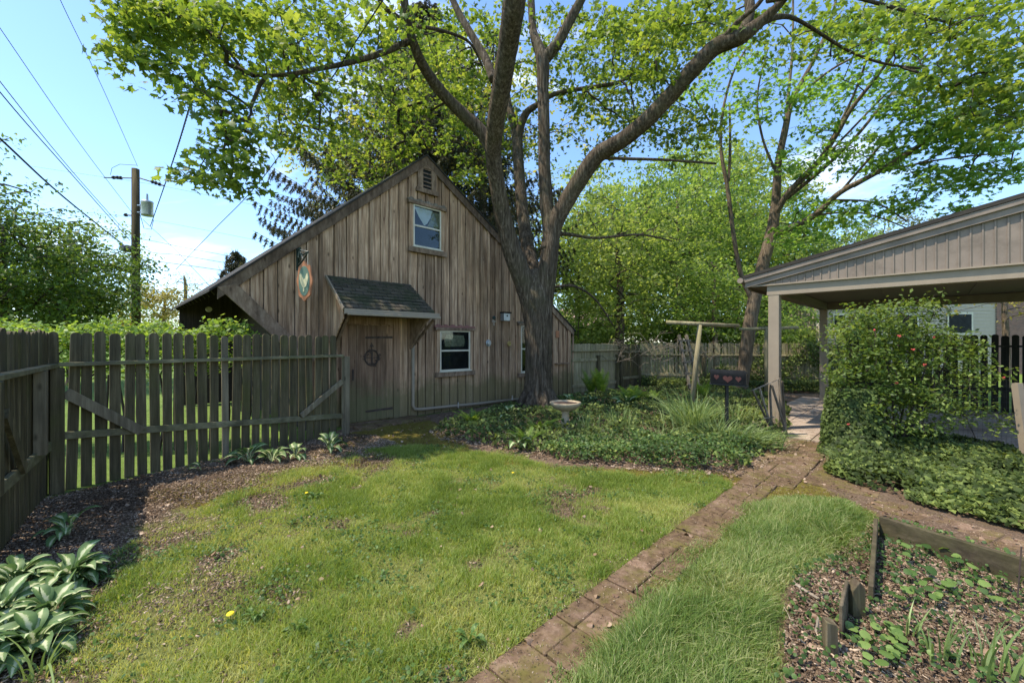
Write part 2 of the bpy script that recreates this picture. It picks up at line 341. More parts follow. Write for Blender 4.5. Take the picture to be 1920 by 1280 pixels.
# ------------------------------------------------------------------ GROUND
PATH_L = gp([(800, 1305), (1370, 890)]); 
lawn1 = gp([(180, 1400), (190, 1200), (270, 1060), (330, 975), (480, 905), (640, 868), (760, 835), (850, 842), (1000, 868), (1200, 893), (1390, 908), (1130, 1082), (1000, 1175), (820, 1320), (700, 1450)])
lawn2 = gp([(985, 1420), (1035, 1270), (1222, 1105), (1400, 944), (1450, 930), (1590, 940), (1645, 975), (1610, 1035), (1560, 1060), (1490, 1085), (1475, 1190), (1440, 1330), (1400, 1450)])
moss = gp([(250, 925), (560, 868), (640, 815), (790, 783), (840, 800), (900, 852), (1060, 872), (1370, 885), (1440, 860), (1640, 960), (1450, 935), (1390, 925), (1200, 905), (1000, 880), (760, 850), (640, 885), (520, 915), (380, 950)])
yard = [(-4.5, 3.9), (-4.5, .2), (6.5, .2), (9, 4), (9.6, 12.4), (4.5, 14.4), (1.6, 11.8), (-2.9, 7.3), (-3.0, 6.7)]
bald = [(1080, 927, .42), (690, 872, .30), (600, 900, .20), (640, 985, .14), (890, 1060, .08), (770, 1000, .10), (1330, 1010, .0), (345, 1000, .32), (760, 1180, .08), (500, 940, .25), (400, 1050, .16), (820, 960, .12)]
def lawn_density(x, y):
    d1 = polydist(lawn1, x, y); d2 = polydist(lawn2, x, y)
    n = fbm(x * 2.1, y * 2.1, 3) - .5
    n2 = fbm(x * 6, y * 6, 9) - .5
    a = np.clip((d1 + .14 + n * .6 + n2 * .35) / .3 + .25, 0, 1)
    leftness = np.clip((-1.2 - x) / 2.0, 0, 1)
    a = a * np.clip(1.15 - leftness * .42 + n * 2.0, .08, 1)
    b = np.clip((d2 + n * .2) / .10 + .4, 0, 1)
    for px, py, r in bald:
        if r <= 0: continue
        g = gnd(px, py); q = np.hypot((x - g.x), (y - g.y)) / r + n2 * 1.6 + n * .8; a = a * np.clip((q - .35) / .95, .10, 1)
    return a, b
def axis(lo, hi, step, far, grow=1.35):
    c = list(np.arange(lo, hi + 1e-6, step)); s = step; v = lo; pre = []
    while v > -far: s *= grow; v -= s; pre.append(v)
    s = step; v = hi; post = []
    while v < far: s *= grow; v += s; post.append(v)
    return np.array(pre[::-1] + c + post)
gx = axis(-5.0, 6.2, .035, 400); gy = axis(1.2, 12.5, .04, 400); X, Y = np.meshgrid(gx, gy); x = X.ravel(); y = Y.ravel()
a, b = lawn_density(x, y); ms_ = np.clip((polydist(moss, x, y) + (fbm(x * 3, y * 3, 21) - .5) * .35) / .08 + .5, 0, 1)
yd = inside(yard, x, y)
z = np.where(yd, (fbm(x * 9, y * 9, 5) - .5) * .03 + (fbm(x * 1.2, y * 1.2, 6) - .5) * .03, (fbm(x * .2, y * .2, 5) - .5) * .05) - .012
dpatio = np.minimum(np.clip((x * U.x + y * U.y) * 0 + 1, 0, 1), 1)
nx, ny = len(gx), len(gy); I = np.arange(nx * ny).reshape(ny, nx)
q = np.stack([I[:-1, :-1], I[:-1, 1:], I[1:, 1:], I[1:, :-1]], -1).reshape(-1, 4)
T = np.concatenate([q[:, [0, 1, 2]], q[:, [0, 2, 3]]])
t = NT('yard_ground')
fine = t.noise(38, 6, .75); med = t.noise(6, 6, .7); big = t.noise(1.4, 4, .6)
soil = t.ramp(fine, [(.3, (.06, .038, .027)), (.5, (.16, .105, .073)), (.7, (.33, .24, .175))])
soil = t.mix(t.ramp(big, [(.35, (0, 0, 0)), (.65, (.6, .6, .6))]), soil, (.17, .12, .075))
gras = t.ramp(fine, [(.3, (.09, .10, .025)), (.5, (.16, .175, .045)), (.7, (.24, .235, .08))])
mo = t.ramp(t.noise(14, 7, .75), [(.32, (.09, .06, .022)), (.5, (.16, .125, .025)), (.68, (.20, .19, .045))])
far = t.ramp(med, [(.3, (.10, .16, .03)), (.7, (.19, .26, .06))])
lf = t.math('ADD', t.attr('lawn'), t.math('MULTIPLY', t.math('SUBTRACT', med, .5), .7), True)
c = t.mix(lf, soil, gras); c = t.mix(t.attr('moss'), c, mo); c = t.mix(t.attr('yard'), far, c)
M['ground'] = t.finish(c, .95, fine, .9, .03, spec=.1)
o = mesh_np('ground', np.stack([x, y, z], 1), T, M['ground'], vattr={'lawn': np.maximum(a, b), 'moss': ms_, 'yard': yd.astype(float)}, smooth=True); tag(o, kind='structure')
# ------------------------------------------------------------------ paths
t = NT('path_slab'); f = t.noise(26, 7, .7); c = t.ramp(f, [(.3, (.16, .098, .066)), (.5, (.275, .18, .125)), (.7, (.42, .30, .215))])
c = t.mix(1, c, t.ramp(t.attr('tone'), [(0, (.72, .72, .72)), (1, (1.2, 1.2, 1.2))]), 'MULTIPLY')
c = t.mix(t.ramp(t.noise(2.2, 8, .75), [(.32, (0, 0, 0)), (.53, (.96, .96, .96))]), c, t.ramp(t.noise(20, 6, .7), [(.35, (.055, .034, .018)), (.6, (.15, .098, .055))]))
c = t.mix(t.ramp(t.noise(4.2, 8, .72), [(.48, (0, 0, 0)), (.64, (.8, .8, .8))]), c, (.12, .105, .025))
M['slab'] = t.finish(c, .92, f, .5, .012, spec=.15)
def slab_strip(mb, p0, d, length, width, side, n, gap=.012, z=.02, th=.05, split=.55, jt=.004):
    p = Vector(p0); i = 0; pos = 0
    while pos < length:
        l = n * random.uniform(.96, 1.04); mb.tone = random.random(); dz = random.uniform(-.004, .004)
        c0 = p + d * (pos + gap) ; c1 = p + d * (pos + l); a = side * gap; bq = side * (width - gap)
        k = lambda v: Vector((v.x + random.uniform(-.004, .004), v.y + random.uniform(-.004, .004), z + dz))
        cuts = [0, 1] if random.random() < split else [0, random.uniform(.35, .65), 1]
        for u0, u1 in zip(cuts[:-1], cuts[1:]):
            mb.tone = random.random(); A0 = a + (bq - a) * (u0 + (.02 if u0 else 0)); A1 = a + (bq - a) * u1; tz = [Vector((0, 0, random.uniform(-.006, .006))) for _ in range(4)]
            mb.prism([k(c0 + A0) + tz[0], k(c1 + A0) + tz[1], k(c1 + A1) + tz[2], k(c0 + A1) + tz[3]], (0, 0, -th))
        pos += l
mb = MB(); side = Vector((U.y, -U.x, 0))
p0 = gnd(850, 1275); slab_strip(mb, p0 - U * 1.1 + side * .03, U, 4.95, .34, side, .25, z=.009)
jp = gnd(1375, 893)
slab_strip(mb, jp + U * .02 - side * .05, U, 2.3, .62, side, .45, z=.006); slab_strip(mb, jp + U * .3 + side * .58, U, 2.0, .62, side, .45, z=.006)
o = mb.build('path', M['slab'], bevel=.006); tag(o, kind='structure')
mb = MB(); q0 = gnd(1470, 905)                               # cross path running right and towards the viewer
dd = (gnd(1920, 1018) - gnd(1560, 915)).normalized(); sd2 = Vector((dd.y, -dd.x, 0))
slab_strip(mb, gnd(1560, 908), dd, 3.0, .33, sd2, .4, z=-.006)
o = mb.build('side_path', M['slab'], bevel=.006); tag(o, kind='structure')
t = NT('patio_paver'); f = t.noise(16, 6, .7); c = t.ramp(f, [(.3, (.32, .245, .19)), (.7, (.47, .375, .30))])
c = t.mix(1, c, t.ramp(t.attr('tone'), [(0, (.8, .8, .8)), (1, (1.15, 1.15, 1.15))]), 'MULTIPLY')
c = t.mix(t.ramp(t.noise(1.5, 7, .7), [(.5, (0, 0, 0)), (.68, (.75, .75, .75))]), c, (.14, .085, .05)); M['paver'] = t.finish(c, .85, f, .3, .01)
CF = Vector((4.48, 7.0, 0)); CV = Vector((.700, -.714, 0)).normalized()       # carport front post, direction along its front
mb = MB(); pv = .58
for i in range(-1, 15):
    for j in range(-1, 9):
        mb.tone = random.random(); A = CF + CV * (i * pv + .02) + U * (j * pv - .0) ; g = .006; dz = random.uniform(-.003, .003)
        mb.prism([A + CV * g + U * g + Vector((0, 0, .022 + dz)), A + CV * (pv - g) + U * g + Vector((0, 0, .022 + dz)), A + CV * (pv - g) + U * (pv - g) + Vector((0, 0, .022 + dz)), A + CV * g + U * (pv - g) + Vector((0, 0, .022 + dz))], (0, 0, -.06))
o = mb.build('patio', M['paver'], bevel=.004); tag(o, kind='structure')
mb = MB()
for i in range(4):
    for j in range(2):
        mb.tone = random.random(); A = W0 + U * (-.15 + i * .36 + (.1 if j else 0)) + N * (.04 + j * .24); g = .008
        mb.prism([A + U * g + Vector((0, 0, .03)), A + U * (.36 - g) + Vector((0, 0, .03)), A + U * (.36 - g) + N * .23 + Vector((0, 0, .03)), A + U * g + N * .23 + Vector((0, 0, .03))], (0, 0, -.06))
o = mb.build('doorstep_paving', M['slab'], bevel=.004); tag(o, kind='structure')
# ------------------------------------------------------------------ BARN
RIDGE = (1.58, 5.30); LE = (-1.95, 2.30)
right_line = [(1.58, 5.30), (4.6, 3.41), (5.65, 2.42), (6.5, 1.86)]
def rooftop(s):
    if s <= RIDGE[0]: return LE[1] + (s - LE[0]) * (RIDGE[1] - LE[1]) / (RIDGE[0] - LE[0])
    for (a, za), (b_, zb) in zip(right_line[:-1], right_line[1:]):
        if s <= b_: return za + (s - a) * (zb - za) / (b_ - a)
    return right_line[-1][1]
def wallbot(s): return max(0.0, 2.30 - (s + 1.9) * .97) if s < -.7 else 0.0
barn = thing('wooden_barn', WP(1.5, 0, -2), 'weathered brown board and batten barn with steep gable and shingled door canopy', 'barn')
mb = MB(); s = -1.88; i = 0
def strip(mb, s0, s1, d0, d1):
    b0, b1 = wallbot(s0), wallbot(s1)
    if s0 < -.7 < s1: b1 = b0
    tops = [(s1, rooftop(s1) - .05)]
    if s0 < RIDGE[0] < s1: tops.append((RIDGE[0], RIDGE[1] - .05))
    tops.append((s0, rooftop(s0) - .05))
    if tops[0][1] - b1 < .02: return
    mb.prism([WP(s0, b0, d0), WP(s1, b1, d0)] + [WP(a, b_, d0) for a, b_ in tops], N * (d1 - d0))
edges = [s]
while s < 6.42:
    w = random.choice([.20, .22, .25, .18, .21]); mb.tone = min(1, max(0, random.gauss(.55, .22))); strip(mb, s, min(s + w, 6.42), -.02, 0); s += w; edges.append(s)
barn_wall = mb.build('wall', M['barn'], barn)
mb = MB()
for e in edges:
    mb.tone = min(1, max(0, random.gauss(.5, .2))); strip(mb, e - .026, e + .026, .0005, .030)
mb.build('batten', M['barn'], barn)
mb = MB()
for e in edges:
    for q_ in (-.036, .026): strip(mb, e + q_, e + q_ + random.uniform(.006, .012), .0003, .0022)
mb.build('batten_shade', M['sofit'], barn)  # thin dark strips on the boards, painting shade along both sides of each batten
# side and back walls of the body (dark lean-to on the left)
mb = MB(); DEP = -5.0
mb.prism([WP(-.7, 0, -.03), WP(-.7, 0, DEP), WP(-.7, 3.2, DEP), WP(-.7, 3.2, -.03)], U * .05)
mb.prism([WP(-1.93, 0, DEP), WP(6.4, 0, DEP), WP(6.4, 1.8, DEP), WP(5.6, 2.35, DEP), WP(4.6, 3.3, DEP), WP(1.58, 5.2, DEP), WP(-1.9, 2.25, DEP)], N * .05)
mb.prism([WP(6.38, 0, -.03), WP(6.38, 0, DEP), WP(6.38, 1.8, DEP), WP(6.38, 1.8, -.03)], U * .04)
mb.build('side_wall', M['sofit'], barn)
# roof slopes
def slope(mb, a, b_, up=.0, th=.035, d0=.085, d1=DEP - .2):
    mb.prism([WP(a[0], a[1] + up, d0), WP(b_[0], b_[1] + up, d0), WP(b_[0], b_[1] + up, d1), WP(a[0], a[1] + up, d1)], (0, 0, th))
rp_ = MB(); slope(rp_, (LE[0] - .10, LE[1] - .085), RIDGE); slope(rp_, RIDGE, right_line[1]); slope(rp_, right_line[1], right_line[2]); slope(rp_, right_line[2], (6.62, 1.78))
roof = rp_.build('roof', M['roof'], barn)
mb = MB()
for k in range(12):
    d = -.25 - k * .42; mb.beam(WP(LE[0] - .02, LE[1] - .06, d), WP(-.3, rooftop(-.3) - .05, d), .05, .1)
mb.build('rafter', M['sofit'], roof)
mb = MB()   # rake boards
def rake(a, b_, w=.15, d=.033, th=.03):
    mb.tone = random.random(); mb.prism([WP(a[0], a[1] - w, d), WP(b_[0], b_[1] - w, d), WP(b_[0], b_[1] + .01, d), WP(a[0], a[1] + .01, d)], N * th)
rake(LE, RIDGE, .19); mb.build('rake_board', M['barndark'], barn, bevel=.004)
mb = MB(); rake(RIDGE, right_line[1], .17); rake(right_line[1], right_line[2], .17); rake(right_line[2], (6.55, 1.83), .17); mb.build('rake_board', M['barndark'], barn, bevel=.004)
mb = MB(); mb.prism([WP(-1.95, 2.29, .033), WP(-.74, 1.10, .033), WP(-.58, 1.20, .033), WP(-1.72, 2.36, .033)], N * .04); 
mb.build('corner_brace', M['barndark'], barn, bevel=.004)
mb = MB(); mb.prism([WP(6.3, 0, .022), WP(6.42, 0, .022), WP(6.42, 1.80, .022), WP(6.3, 1.86, .022)], N * .02); mb.build('corner_board', M['barn'], barn)
# windows
def window(s0, s1, z0, z1, curtain=None, head='barndark', lumpy=False, trim=.085, meet=.5):
    d = .032
    mb = MB(); mb.prism([WP(s0 + .01, z0 + .01, d), WP(s1 - .01, z0 + .01, d), WP(s1 - .01, z1 - .01, d), WP(s0 + .01, z1 - .01, d)], N * .003); w = mb.build('window', M['dark'], barn)
    for a_, b_ in ((s0 - trim, s0), (s1, s1 + trim)):
        mb = MB(); mb.prism([WP(a_, z0 - .02, d), WP(b_, z0 - .02, d), WP(b_, z1, d), WP(a_, z1, d)], N * .03); mb.build('jamb', M['barn'], w, bevel=.003)
    mb = MB(); mb.prism([WP(s0 - trim - .03, z0 - .12, d), WP(s1 + trim + .05, z0 - .12, d), WP(s1 + trim + .05, z0 - .02, d), WP(s0 - trim - .03, z0 - .02, d)], N * .06); mb.build('sill', M['barndark'], w, bevel=.004)
    mb = MB(); mb.prism([WP(s0 - trim - .04, z1, d), WP(s1 + trim + .04, z1, d), WP(s1 + trim + .04, z1 + .06, d), WP(s0 - trim - .04, z1 + .06, d)], N * .07); mb.build('head_trim', M['barndark'], w, bevel=.004)
    mb = MB(); mb.prism([WP(s0 - trim - .05, z1 + .06, d), WP(s1 + trim + .05, z1 + .06, d), WP(s1 + trim + .05, z1 + .10, d), WP(s0 - trim - .05, z1 + .10, d)], N * .05)
    if lumpy:
        k = s0 - trim
        while k < s1 + trim - .05: mb.prism([WP(k, z1 + .095, d), WP(k + .1, z1 + .095, d), WP(k + .08, z1 + .13, d), WP(k + .02, z1 + .13, d)], N * .045); k += .19
    mb.build('head_cap', M[head], w, bevel=.006)
    mb = MB(); fw = .028; zm = z0 + (z1 - z0) * meet
    for a, b_, c_, e in ((s0, s0 + fw, z0, z1), (s1 - fw, s1, z0, z1), (s0 + fw, s1 - fw, z0, z0 + fw), (s0 + fw, s1 - fw, z1 - fw, z1), (s0 + fw, s1 - fw, zm - fw * .6, zm + fw * .6)):
        mb.prism([WP(a, c_, d), WP(b_, c_, d), WP(b_, e, d), WP(a, e, d)], N * .038)
    mb.prism([WP(s0 - .02, z0 - .02, d + .03), WP(s1 + .02, z0 - .02, d + .03), WP(s1 + .02, z0 - .001, d + .03), WP(s0 - .02, z0 - .001, d + .03)], N * .04)
    mb.build('frame', M['paint'], w, bevel=.002)
    if curtain:
        for outline, mt in curtain:
            mb = MB(); mb.prism([WP(s0 + a * (s1 - s0), z0 + b_ * (z1 - z0), d + .005) for a, b_ in outline], N * .004); mb.build('curtain', M[mt], w)
    mb = MB(); mb.prism([WP(s0 + fw, z0 + fw, d + .018), WP(s1 - fw, z0 + fw, d + .018), WP(s1 - fw, z1 - fw, d + .018), WP(s0 + fw, z1 - fw, d + .018)], N * .004); mb.build('pane', M['glass'], w)
    return w
window(1.27, 1.93, 3.41, 4.25, [([(.03, .95), (.7, .95), (.62, .75), (.5, .6), (.4, .55), (.22, .72), (.1, .88)], 'curtain'), ([(.62, .7), (.7, .93), (.95, .93), (.95, .56), (.5, .53)], 'quilt')], 'greywood', True)
window(1.907, 2.71, .87, 1.735, [([(.18, .60), (.8, .60), (.84, .72), (.8, .88), (.22, .9), (.16, .75)], 'quilt')], 'redpaint', True)
s4, z4 = wpx(984, 620); window(4.35, 5.0, .72, 1.9, None, 'greywood')
# gable vent
mb = MB(); zc = 4.62
for a, b_ in ((1.38, 1.50), (1.70, 1.82)): mb.prism([WP(a, zc, .032), WP(b_, zc, .032), WP(b_, zc + .42, .032), WP(a, zc + .42, .032)], N * .03)
mb.prism([WP(1.38, zc + .42, .032), WP(1.82, zc + .42, .032), WP(1.6, zc + .58, .032)], N * .03)
mb.prism([WP(1.34, zc - .09, .032), WP(1.86, zc - .09, .032), WP(1.86, zc, .032), WP(1.34, zc, .032)], N * .05)
v = mb.build('gable_vent', M['barndark'], barn, bevel=.003)
mb = MB(); mb.prism([WP(1.5, zc, .031), WP(1.7, zc, .031), WP(1.7, zc + .42, .031), WP(1.5, zc + .42, .031)], N * .003); mb.build('dark_opening', M['dark'], v)
mb = MB()
for k in range(5): z_ = zc + .05 + k * .085; mb.prism([WP(1.5, z_, .052), WP(1.7, z_, .052), WP(1.7, z_ + .035, .036), WP(1.5, z_ + .035, .036)], N * .008)
mb.build('louver', M['barndark'], v)
# door
mb = MB(); k = -.04
for w_ in (.15, .20, .19, .19, .14):
    mb.tone = random.random(); mb.prism([WP(k + .003, .05, .0315), WP(k + w_ - .003, .05, .0315), WP(k + w_ - .003, 1.80, .0315), WP(k + .003, 1.80, .0315)], N * .022); k += w_
door = mb.build('door', M['door'], barn, bevel=.002)
mb = MB(); mb.prism([WP(.28, .20, .055), WP(.82, .20, .055), WP(.82, .245, .055), WP(.28, .235, .055)], N * .006); mb.build('hinge', M['rust'], door)
mb = MB(); mb.prism([WP(.28, 1.55, .055), WP(.82, 1.56, .055), WP(.82, 1.60, .055), WP(.28, 1.59, .055)], N * .006); mb.build('hinge', M['rust'], door)
mb = MB(); mb.prism([WP(.03, .8, .055), WP(.06, .8, .055), WP(.06, 1.0, .055), WP(.03, 1.0, .055)], N * .012); mb.build('handle', M['rust'], door)
mb = MB()
mb.prism([WP(.84, 0, .0315), WP(.97, 0, .0315), WP(.97, 1.95, .0315), WP(.84, 1.95, .0315)], N * .03); mb.prism([WP(-.16, 0, .0315), WP(-.045, 0, .0315), WP(-.045, 1.95, .0315), WP(-.16, 1.95, .0315)], N * .03)
mb.prism([WP(-.045, 1.81, .0315), WP(.84, 1.81, .0315), WP(.84, 1.95, .0315), WP(-.045, 1.95, .0315)], N * .03); mb.build('door_frame', M['door'], barn, bevel=.003)
# door canopy
can = MB(); P = [WP(-.40, 2.64, .02), WP(1.21, 2.60, .02), WP(1.32, 2.03, .76), WP(-.40, 2.03, .76)]
can.prism(P, (0, 0, -.03)); canopy = can.build('door_canopy', M['shingle'], barn)
me = canopy.data; uv = me.uv_layers.new(name='UVMap'); off = parent_loc(barn)
for lp in me.loops:
    p = Vector(me.vertices[lp.vertex_index].co) + off - W0; uv.data[lp.index].uv = (p.dot(U) + 3, p.dot(N) * 1.28)
mb = MB()     # stepped shingle courses for a real edge
rows = 9
for r in range(rows):
    f0 = r / rows; f1 = (r + 1) / rows; k = -.40
    while k < 1.205 + .1 * f1:
        w_ = random.uniform(.12, .2); k2 = min(k + w_, 1.21 + .1 * f1); dz = random.uniform(0, .006); mb.tone = random.random()
        A = lambda s_, f: WP(s_, 2.63 - .60 * f, .02 + .745 * f)
        mb.prism([A(k + .003, f1) + Vector((0, 0, .012 + dz)), A(k2, f1) + Vector((0, 0, .012 + dz)), A(k2, f0) + Vector((0, 0, .004)), A(k + .003, f0) + Vector((0, 0, .004))], (0, 0, .006)); k = k2
sh = mb.build('shingle_course', M['shingle'], canopy); uv = sh.data.uv_layers.new(name='UVMap')
for lp in sh.data.loops:
    p = Vector(sh.data.vertices[lp.vertex_index].co) + off - W0; uv.data[lp.index].uv = (p.dot(U) + 3, p.dot(N) * 1.28)
mb = MB(); mb.beam(WP(-.40, 1.985, .775), WP(1.40, 1.985, .775), .03, .09); mb.beam(WP(-.36, 1.945, .81), WP(1.40, 1.945, .81), .05, .045); mb.build('fascia', M['tintpost'], canopy, bevel=.006)
mb = MB(); mb.beam(WP(-.415, 2.62, .03), WP(-.415, 2.02, .77), .025, .05); mb.build('edge_trim', M['tintpost'], canopy)
mb = MB()      # left cheek of vertical boards
for k in range(5):
    d0 = .02 + k * .135; d1 = d0 + .128; z_ = lambda d: 2.60 - .80 * (d - .02); zb = lambda d: 1.50 + max(0, d - .30) * .95 if d > .3 else 1.5
    mb.tone = random.random(); mb.prism([WP(-.39, zb(d0) - .0, d0), WP(-.39, zb(d1), d1), WP(-.39, z_(d1), d1), WP(-.39, z_(d0), d0)], U * .02)
mb.build('cheek_board', M['barn'], canopy)
for s_ in (-.30, 1.20):
    arc = [WP(s_, 1.98, .02), WP(s_, 1.98, .70)] + [WP(s_, 1.93 - .56 * t_ ** 1.25, .70 - .62 * t_) for t_ in np.linspace(0, 1, 8)] + [WP(s_, 1.34, .02)]
    mb = MB(); mb.prism(arc, U * .05); mb.build('bracket', M['barndark'], canopy)
mb = MB(); mb.beam(WP(1.29, 1.42, .03), WP(1.40, 1.93, .60), .03, .05); mb.build('brace', M['barndark'], canopy)
mb = MB(); mb.prism([WP(-.36, 1.955, .03), WP(1.25, 1.955, .03), WP(1.25, 1.955, .75), WP(-.36, 1.955, .75)], (0, 0, .015)); mb.build('soffit', M['barndark'], canopy)
# downspout
mb = MB(); pts = [WP(1.262, 1.9, .06), WP(1.262, .22, .06), WP(1.30, .15, .065), WP(1.42, .13, .07), WP(2.9, .085, .07), WP(4.35, .06, .07)]
mb.tube(pts, .032, 8); mb.build('downspout', M['tintpost'], barn, smooth=True)
for sx in (2.35, 4.0):
    mb = MB(); mb.beam(WP(sx, .06, .10), WP(sx + .03, .17, .07), .02, .03); mb.build('pipe_clip', M['white'], barn)
# small things on the wall
def disc(mb, s_, z_, r, d0, d1, k=20): mb.prism([WP(s_ + r * math.cos(2 * math.pi * i / k), z_ + r * math.sin(2 * math.pi * i / k), d0) for i in range(k)], N * (d1 - d0))
wr = thing('wreath', WP(.40, 1.20, .05), 'dark rusted metal wreath hanging on the barn door', 'wreath')
mb = MB(); sc, zc = .40, 1.20; mb.tube([WP(sc + .13 * math.cos(a_), zc + .14 * math.sin(a_), .055) for a_ in np.linspace(0, 2 * math.pi, 25)], .016, 6); mb.build('ring', M['rust'], wr)
mb = MB()
for k in range(70):
    a_ = random.uniform(0, 6.28); r_ = .13 + random.uniform(-.03, .03); c0 = WP(sc + r_ * math.cos(a_), zc + r_ * math.sin(a_), .065 + random.uniform(0, .02))
    c1 = c0 + U * random.uniform(-.03, .03) + Vector((0, 0, random.uniform(-.03, .03))); mb.beam(c0, c1, .014, .004, N)
mb.build('metal_leaves', M['rust'], wr)
mb = MB(); mb.beam(WP(sc, zc + .15, .055), WP(sc, zc + .28, .055), .012, .012); mb.prism([WP(sc - .045, zc + .2, .05), WP(sc + .045, zc + .2, .05), WP(sc, zc + .27, .05)], N * .01)
mb.beam(WP(sc - .1, zc, .06), WP(sc + .1, zc, .06), .012, .012, N); mb.beam(WP(sc, zc - .13, .06), WP(sc, zc + .13, .06), .03, .012, N); mb.build('hook', M['rust'], wr)
s_, z_ = wpx(914, 643); mb = MB(); mb.prism([WP(s_ + .075 * math.cos(a_), z_ + .085 * math.sin(a_), .02) for a_ in np.linspace(0, 6.02, 20)], N * .03); mb.prism([WP(s_ + .05 * math.cos(a_), z_ + .06 * math.sin(a_), .05) for a_ in np.linspace(0, 6.02, 20)], N * .03)
tag(mb.build('round_thermometer', M['metal'], bevel=.008), 'round silver metal disc mounted on the barn wall right of the lower window', 'wall ornament')
s_, z_ = wpx(953, 644); mb = MB(); mb.tube([WP(s_ + .05 * math.cos(a_), z_ + .05 * math.sin(a_), .035) for a_ in np.linspace(0, 2 * math.pi, 21)], .018, 6); mb.prism([WP(s_ + .03 * math.cos(a_), z_ + .03 * math.sin(a_), .02) for a_ in np.linspace(0, 6, 16)], N * .02)
tag(mb.build('brass_ring', M['yellow'], smooth=True), 'small yellow brass ring on the barn wall near the trunk', 'wall ornament')
s_, z_ = wpx(943, 594); bh = thing('nest_box', WP(s_, z_, .02), 'small grey metal nest box high on the barn wall', 'nest box')
mb = MB(); mb.prism([WP(s_ - .1, z_ - .1, .02), WP(s_ + .1, z_ - .1, .02), WP(s_ + .1, z_ + .08, .02), WP(s_ - .1, z_ + .08, .02)], N * .13); bx_ = mb.build('box', M['metal'], bh, bevel=.004)
mb = MB(); mb.prism([WP(s_ - .12, z_ + .082, .0205), WP(s_ + .12, z_ + .082, .0205), WP(s_ + .12, z_ + .115, .0205), WP(s_ - .12, z_ + .115, .0205)], N * .16); mb.build('lid', M['sofit'], bh)
mb = MB(); disc(mb, s_ + .0, z_ + .02, .022, .1505, .155, 12); mb.build('entry_hole', M['dark'], bh)
s_, z_ = wpx(922, 600); wl = thing('wall_bell', WP(s_, z_, .02), 'small white and green bell bracket on the barn wall left of the nest box', 'bell')
mb = MB(); c0 = WP(s_, z_, .08); mb.lathe(c0, [(.0, .10), (.03, .09), (.045, .05), (.035, .02), (.0, .01)], 12); mb.build('bell', M['greenmetal'], wl, smooth=True)
mb = MB(); mb.lathe(c0, [(.0, -.02), (.05, -.025), (.05, -.045), (.0, -.05)], 12); mb.beam(c0 - Vector((0, 0, .05)), c0 - Vector((0, 0, .13)), .02, .02); mb.beam(WP(s_, z_, .02), WP(s_, z_, .08), .015, .015); mb.build('holder', M['white'], wl)
s_, z_ = wpx(1044, 626); mb = MB(); mb.prism([WP(s_ - .07, z_ - .1, .02), WP(s_ + .07, z_ - .1, .02), WP(s_ + .07, z_ + .09, .02), WP(s_ - .07, z_ + .09, .02)], N * .015)
tag(mb.build('small_plaque', M['orange'], bevel=.004), 'small red painted plaque on the barn wall right of the tree trunk', 'plaque')
s_, z_ = wpx(1050, 682); mb = MB(); mb.prism([WP(s_ - .28, z_, .02), WP(s_ + .25, z_, .02), WP(s_ + .25, z_ + .03, .02), WP(s_ - .28, z_ + .03, .02)], N * .14)
tag(mb.build('wall_shelf', M['barndark'], bevel=.004), 'narrow wooden shelf fixed low on the barn wall right of the tree trunk', 'shelf')
mb = MB(); c0 = at(391, 580, 8.7); mb.tube([c0, c0 + N * .06], .055, 16); tag(mb.build('round_lamp', M['white']), 'round white lamp under the dark eave left of the barn', 'lamp')
# hanging rooster sign
s_, z_ = wpx(556, 478); sg = thing('hanging_sign', WP(s_, z_, .03), 'orange framed rooster sign hanging from a green iron bracket on the barn', 'sign')
DS = .56; z0_ = z_; AX = (N + U * .45).normalized(); BX = Vector((-AX.y, AX.x, 0))
mb = MB(); mb.beam(WP(s_, z0_ - .26, .035), WP(s_, z0_ + .14, .035), .03, .012, N); mb.tube([WP(s_, z0_ + .10, .04), WP(s_, z0_ - .05, .30), WP(s_, z0_ - .03, DS)], .010, 6)
mb.tube([WP(s_, z0_ - .20, .04), WP(s_, z0_ - .15, .25), WP(s_, z0_ - .04, DS)], .012, 6)
mb.tube([WP(s_, z0_ + .12 * math.cos(a_) - .02, .13 + .08 * math.sin(a_)) for a_ in np.linspace(0, 6.28, 15)], .008, 5)
for k in range(16): a_ = random.uniform(0, 6.28); mb.beam(WP(s_, z0_ - .05 + random.uniform(-.15, .15), .04 + random.uniform(0, .18)), WP(s_ + random.uniform(-.04, .04), z0_ - .05 + random.uniform(-.15, .15), .05 + random.uniform(0, .2)), .016, .004)
mb.build('bracket', M['greenmetal'], sg)
mb = MB(); mb.tube([WP(s_, z0_ + .08, .08), WP(s_, z0_ - .03, DS)], .007, 6); mb.tube([WP(s_, z0_ + .02, .2), WP(s_, z0_ - .12, .33)], .007, 6); mb.tube([WP(s_, z0_ - .04, DS - .02), WP(s_, z0_ - .24, DS - .02)], .006, 5); mb.build('chain', M['white'], sg)
cz = z0_ - .47; cdp = .40
def SP(a_, b_, off=0): return WP(s_, cz + b_, cdp) + AX * a_ + BX * off
mb = MB(); ol = []
for k in range(40):
    a_ = 2 * math.pi * k / 40; rr = 1 + .06 * math.cos(8 * a_); ol.append(SP(.155 * rr * math.cos(a_), .30 * rr * math.sin(a_), .012))
mb.prism(ol, -BX * .024); mb.build('board', M['orange'], sg)
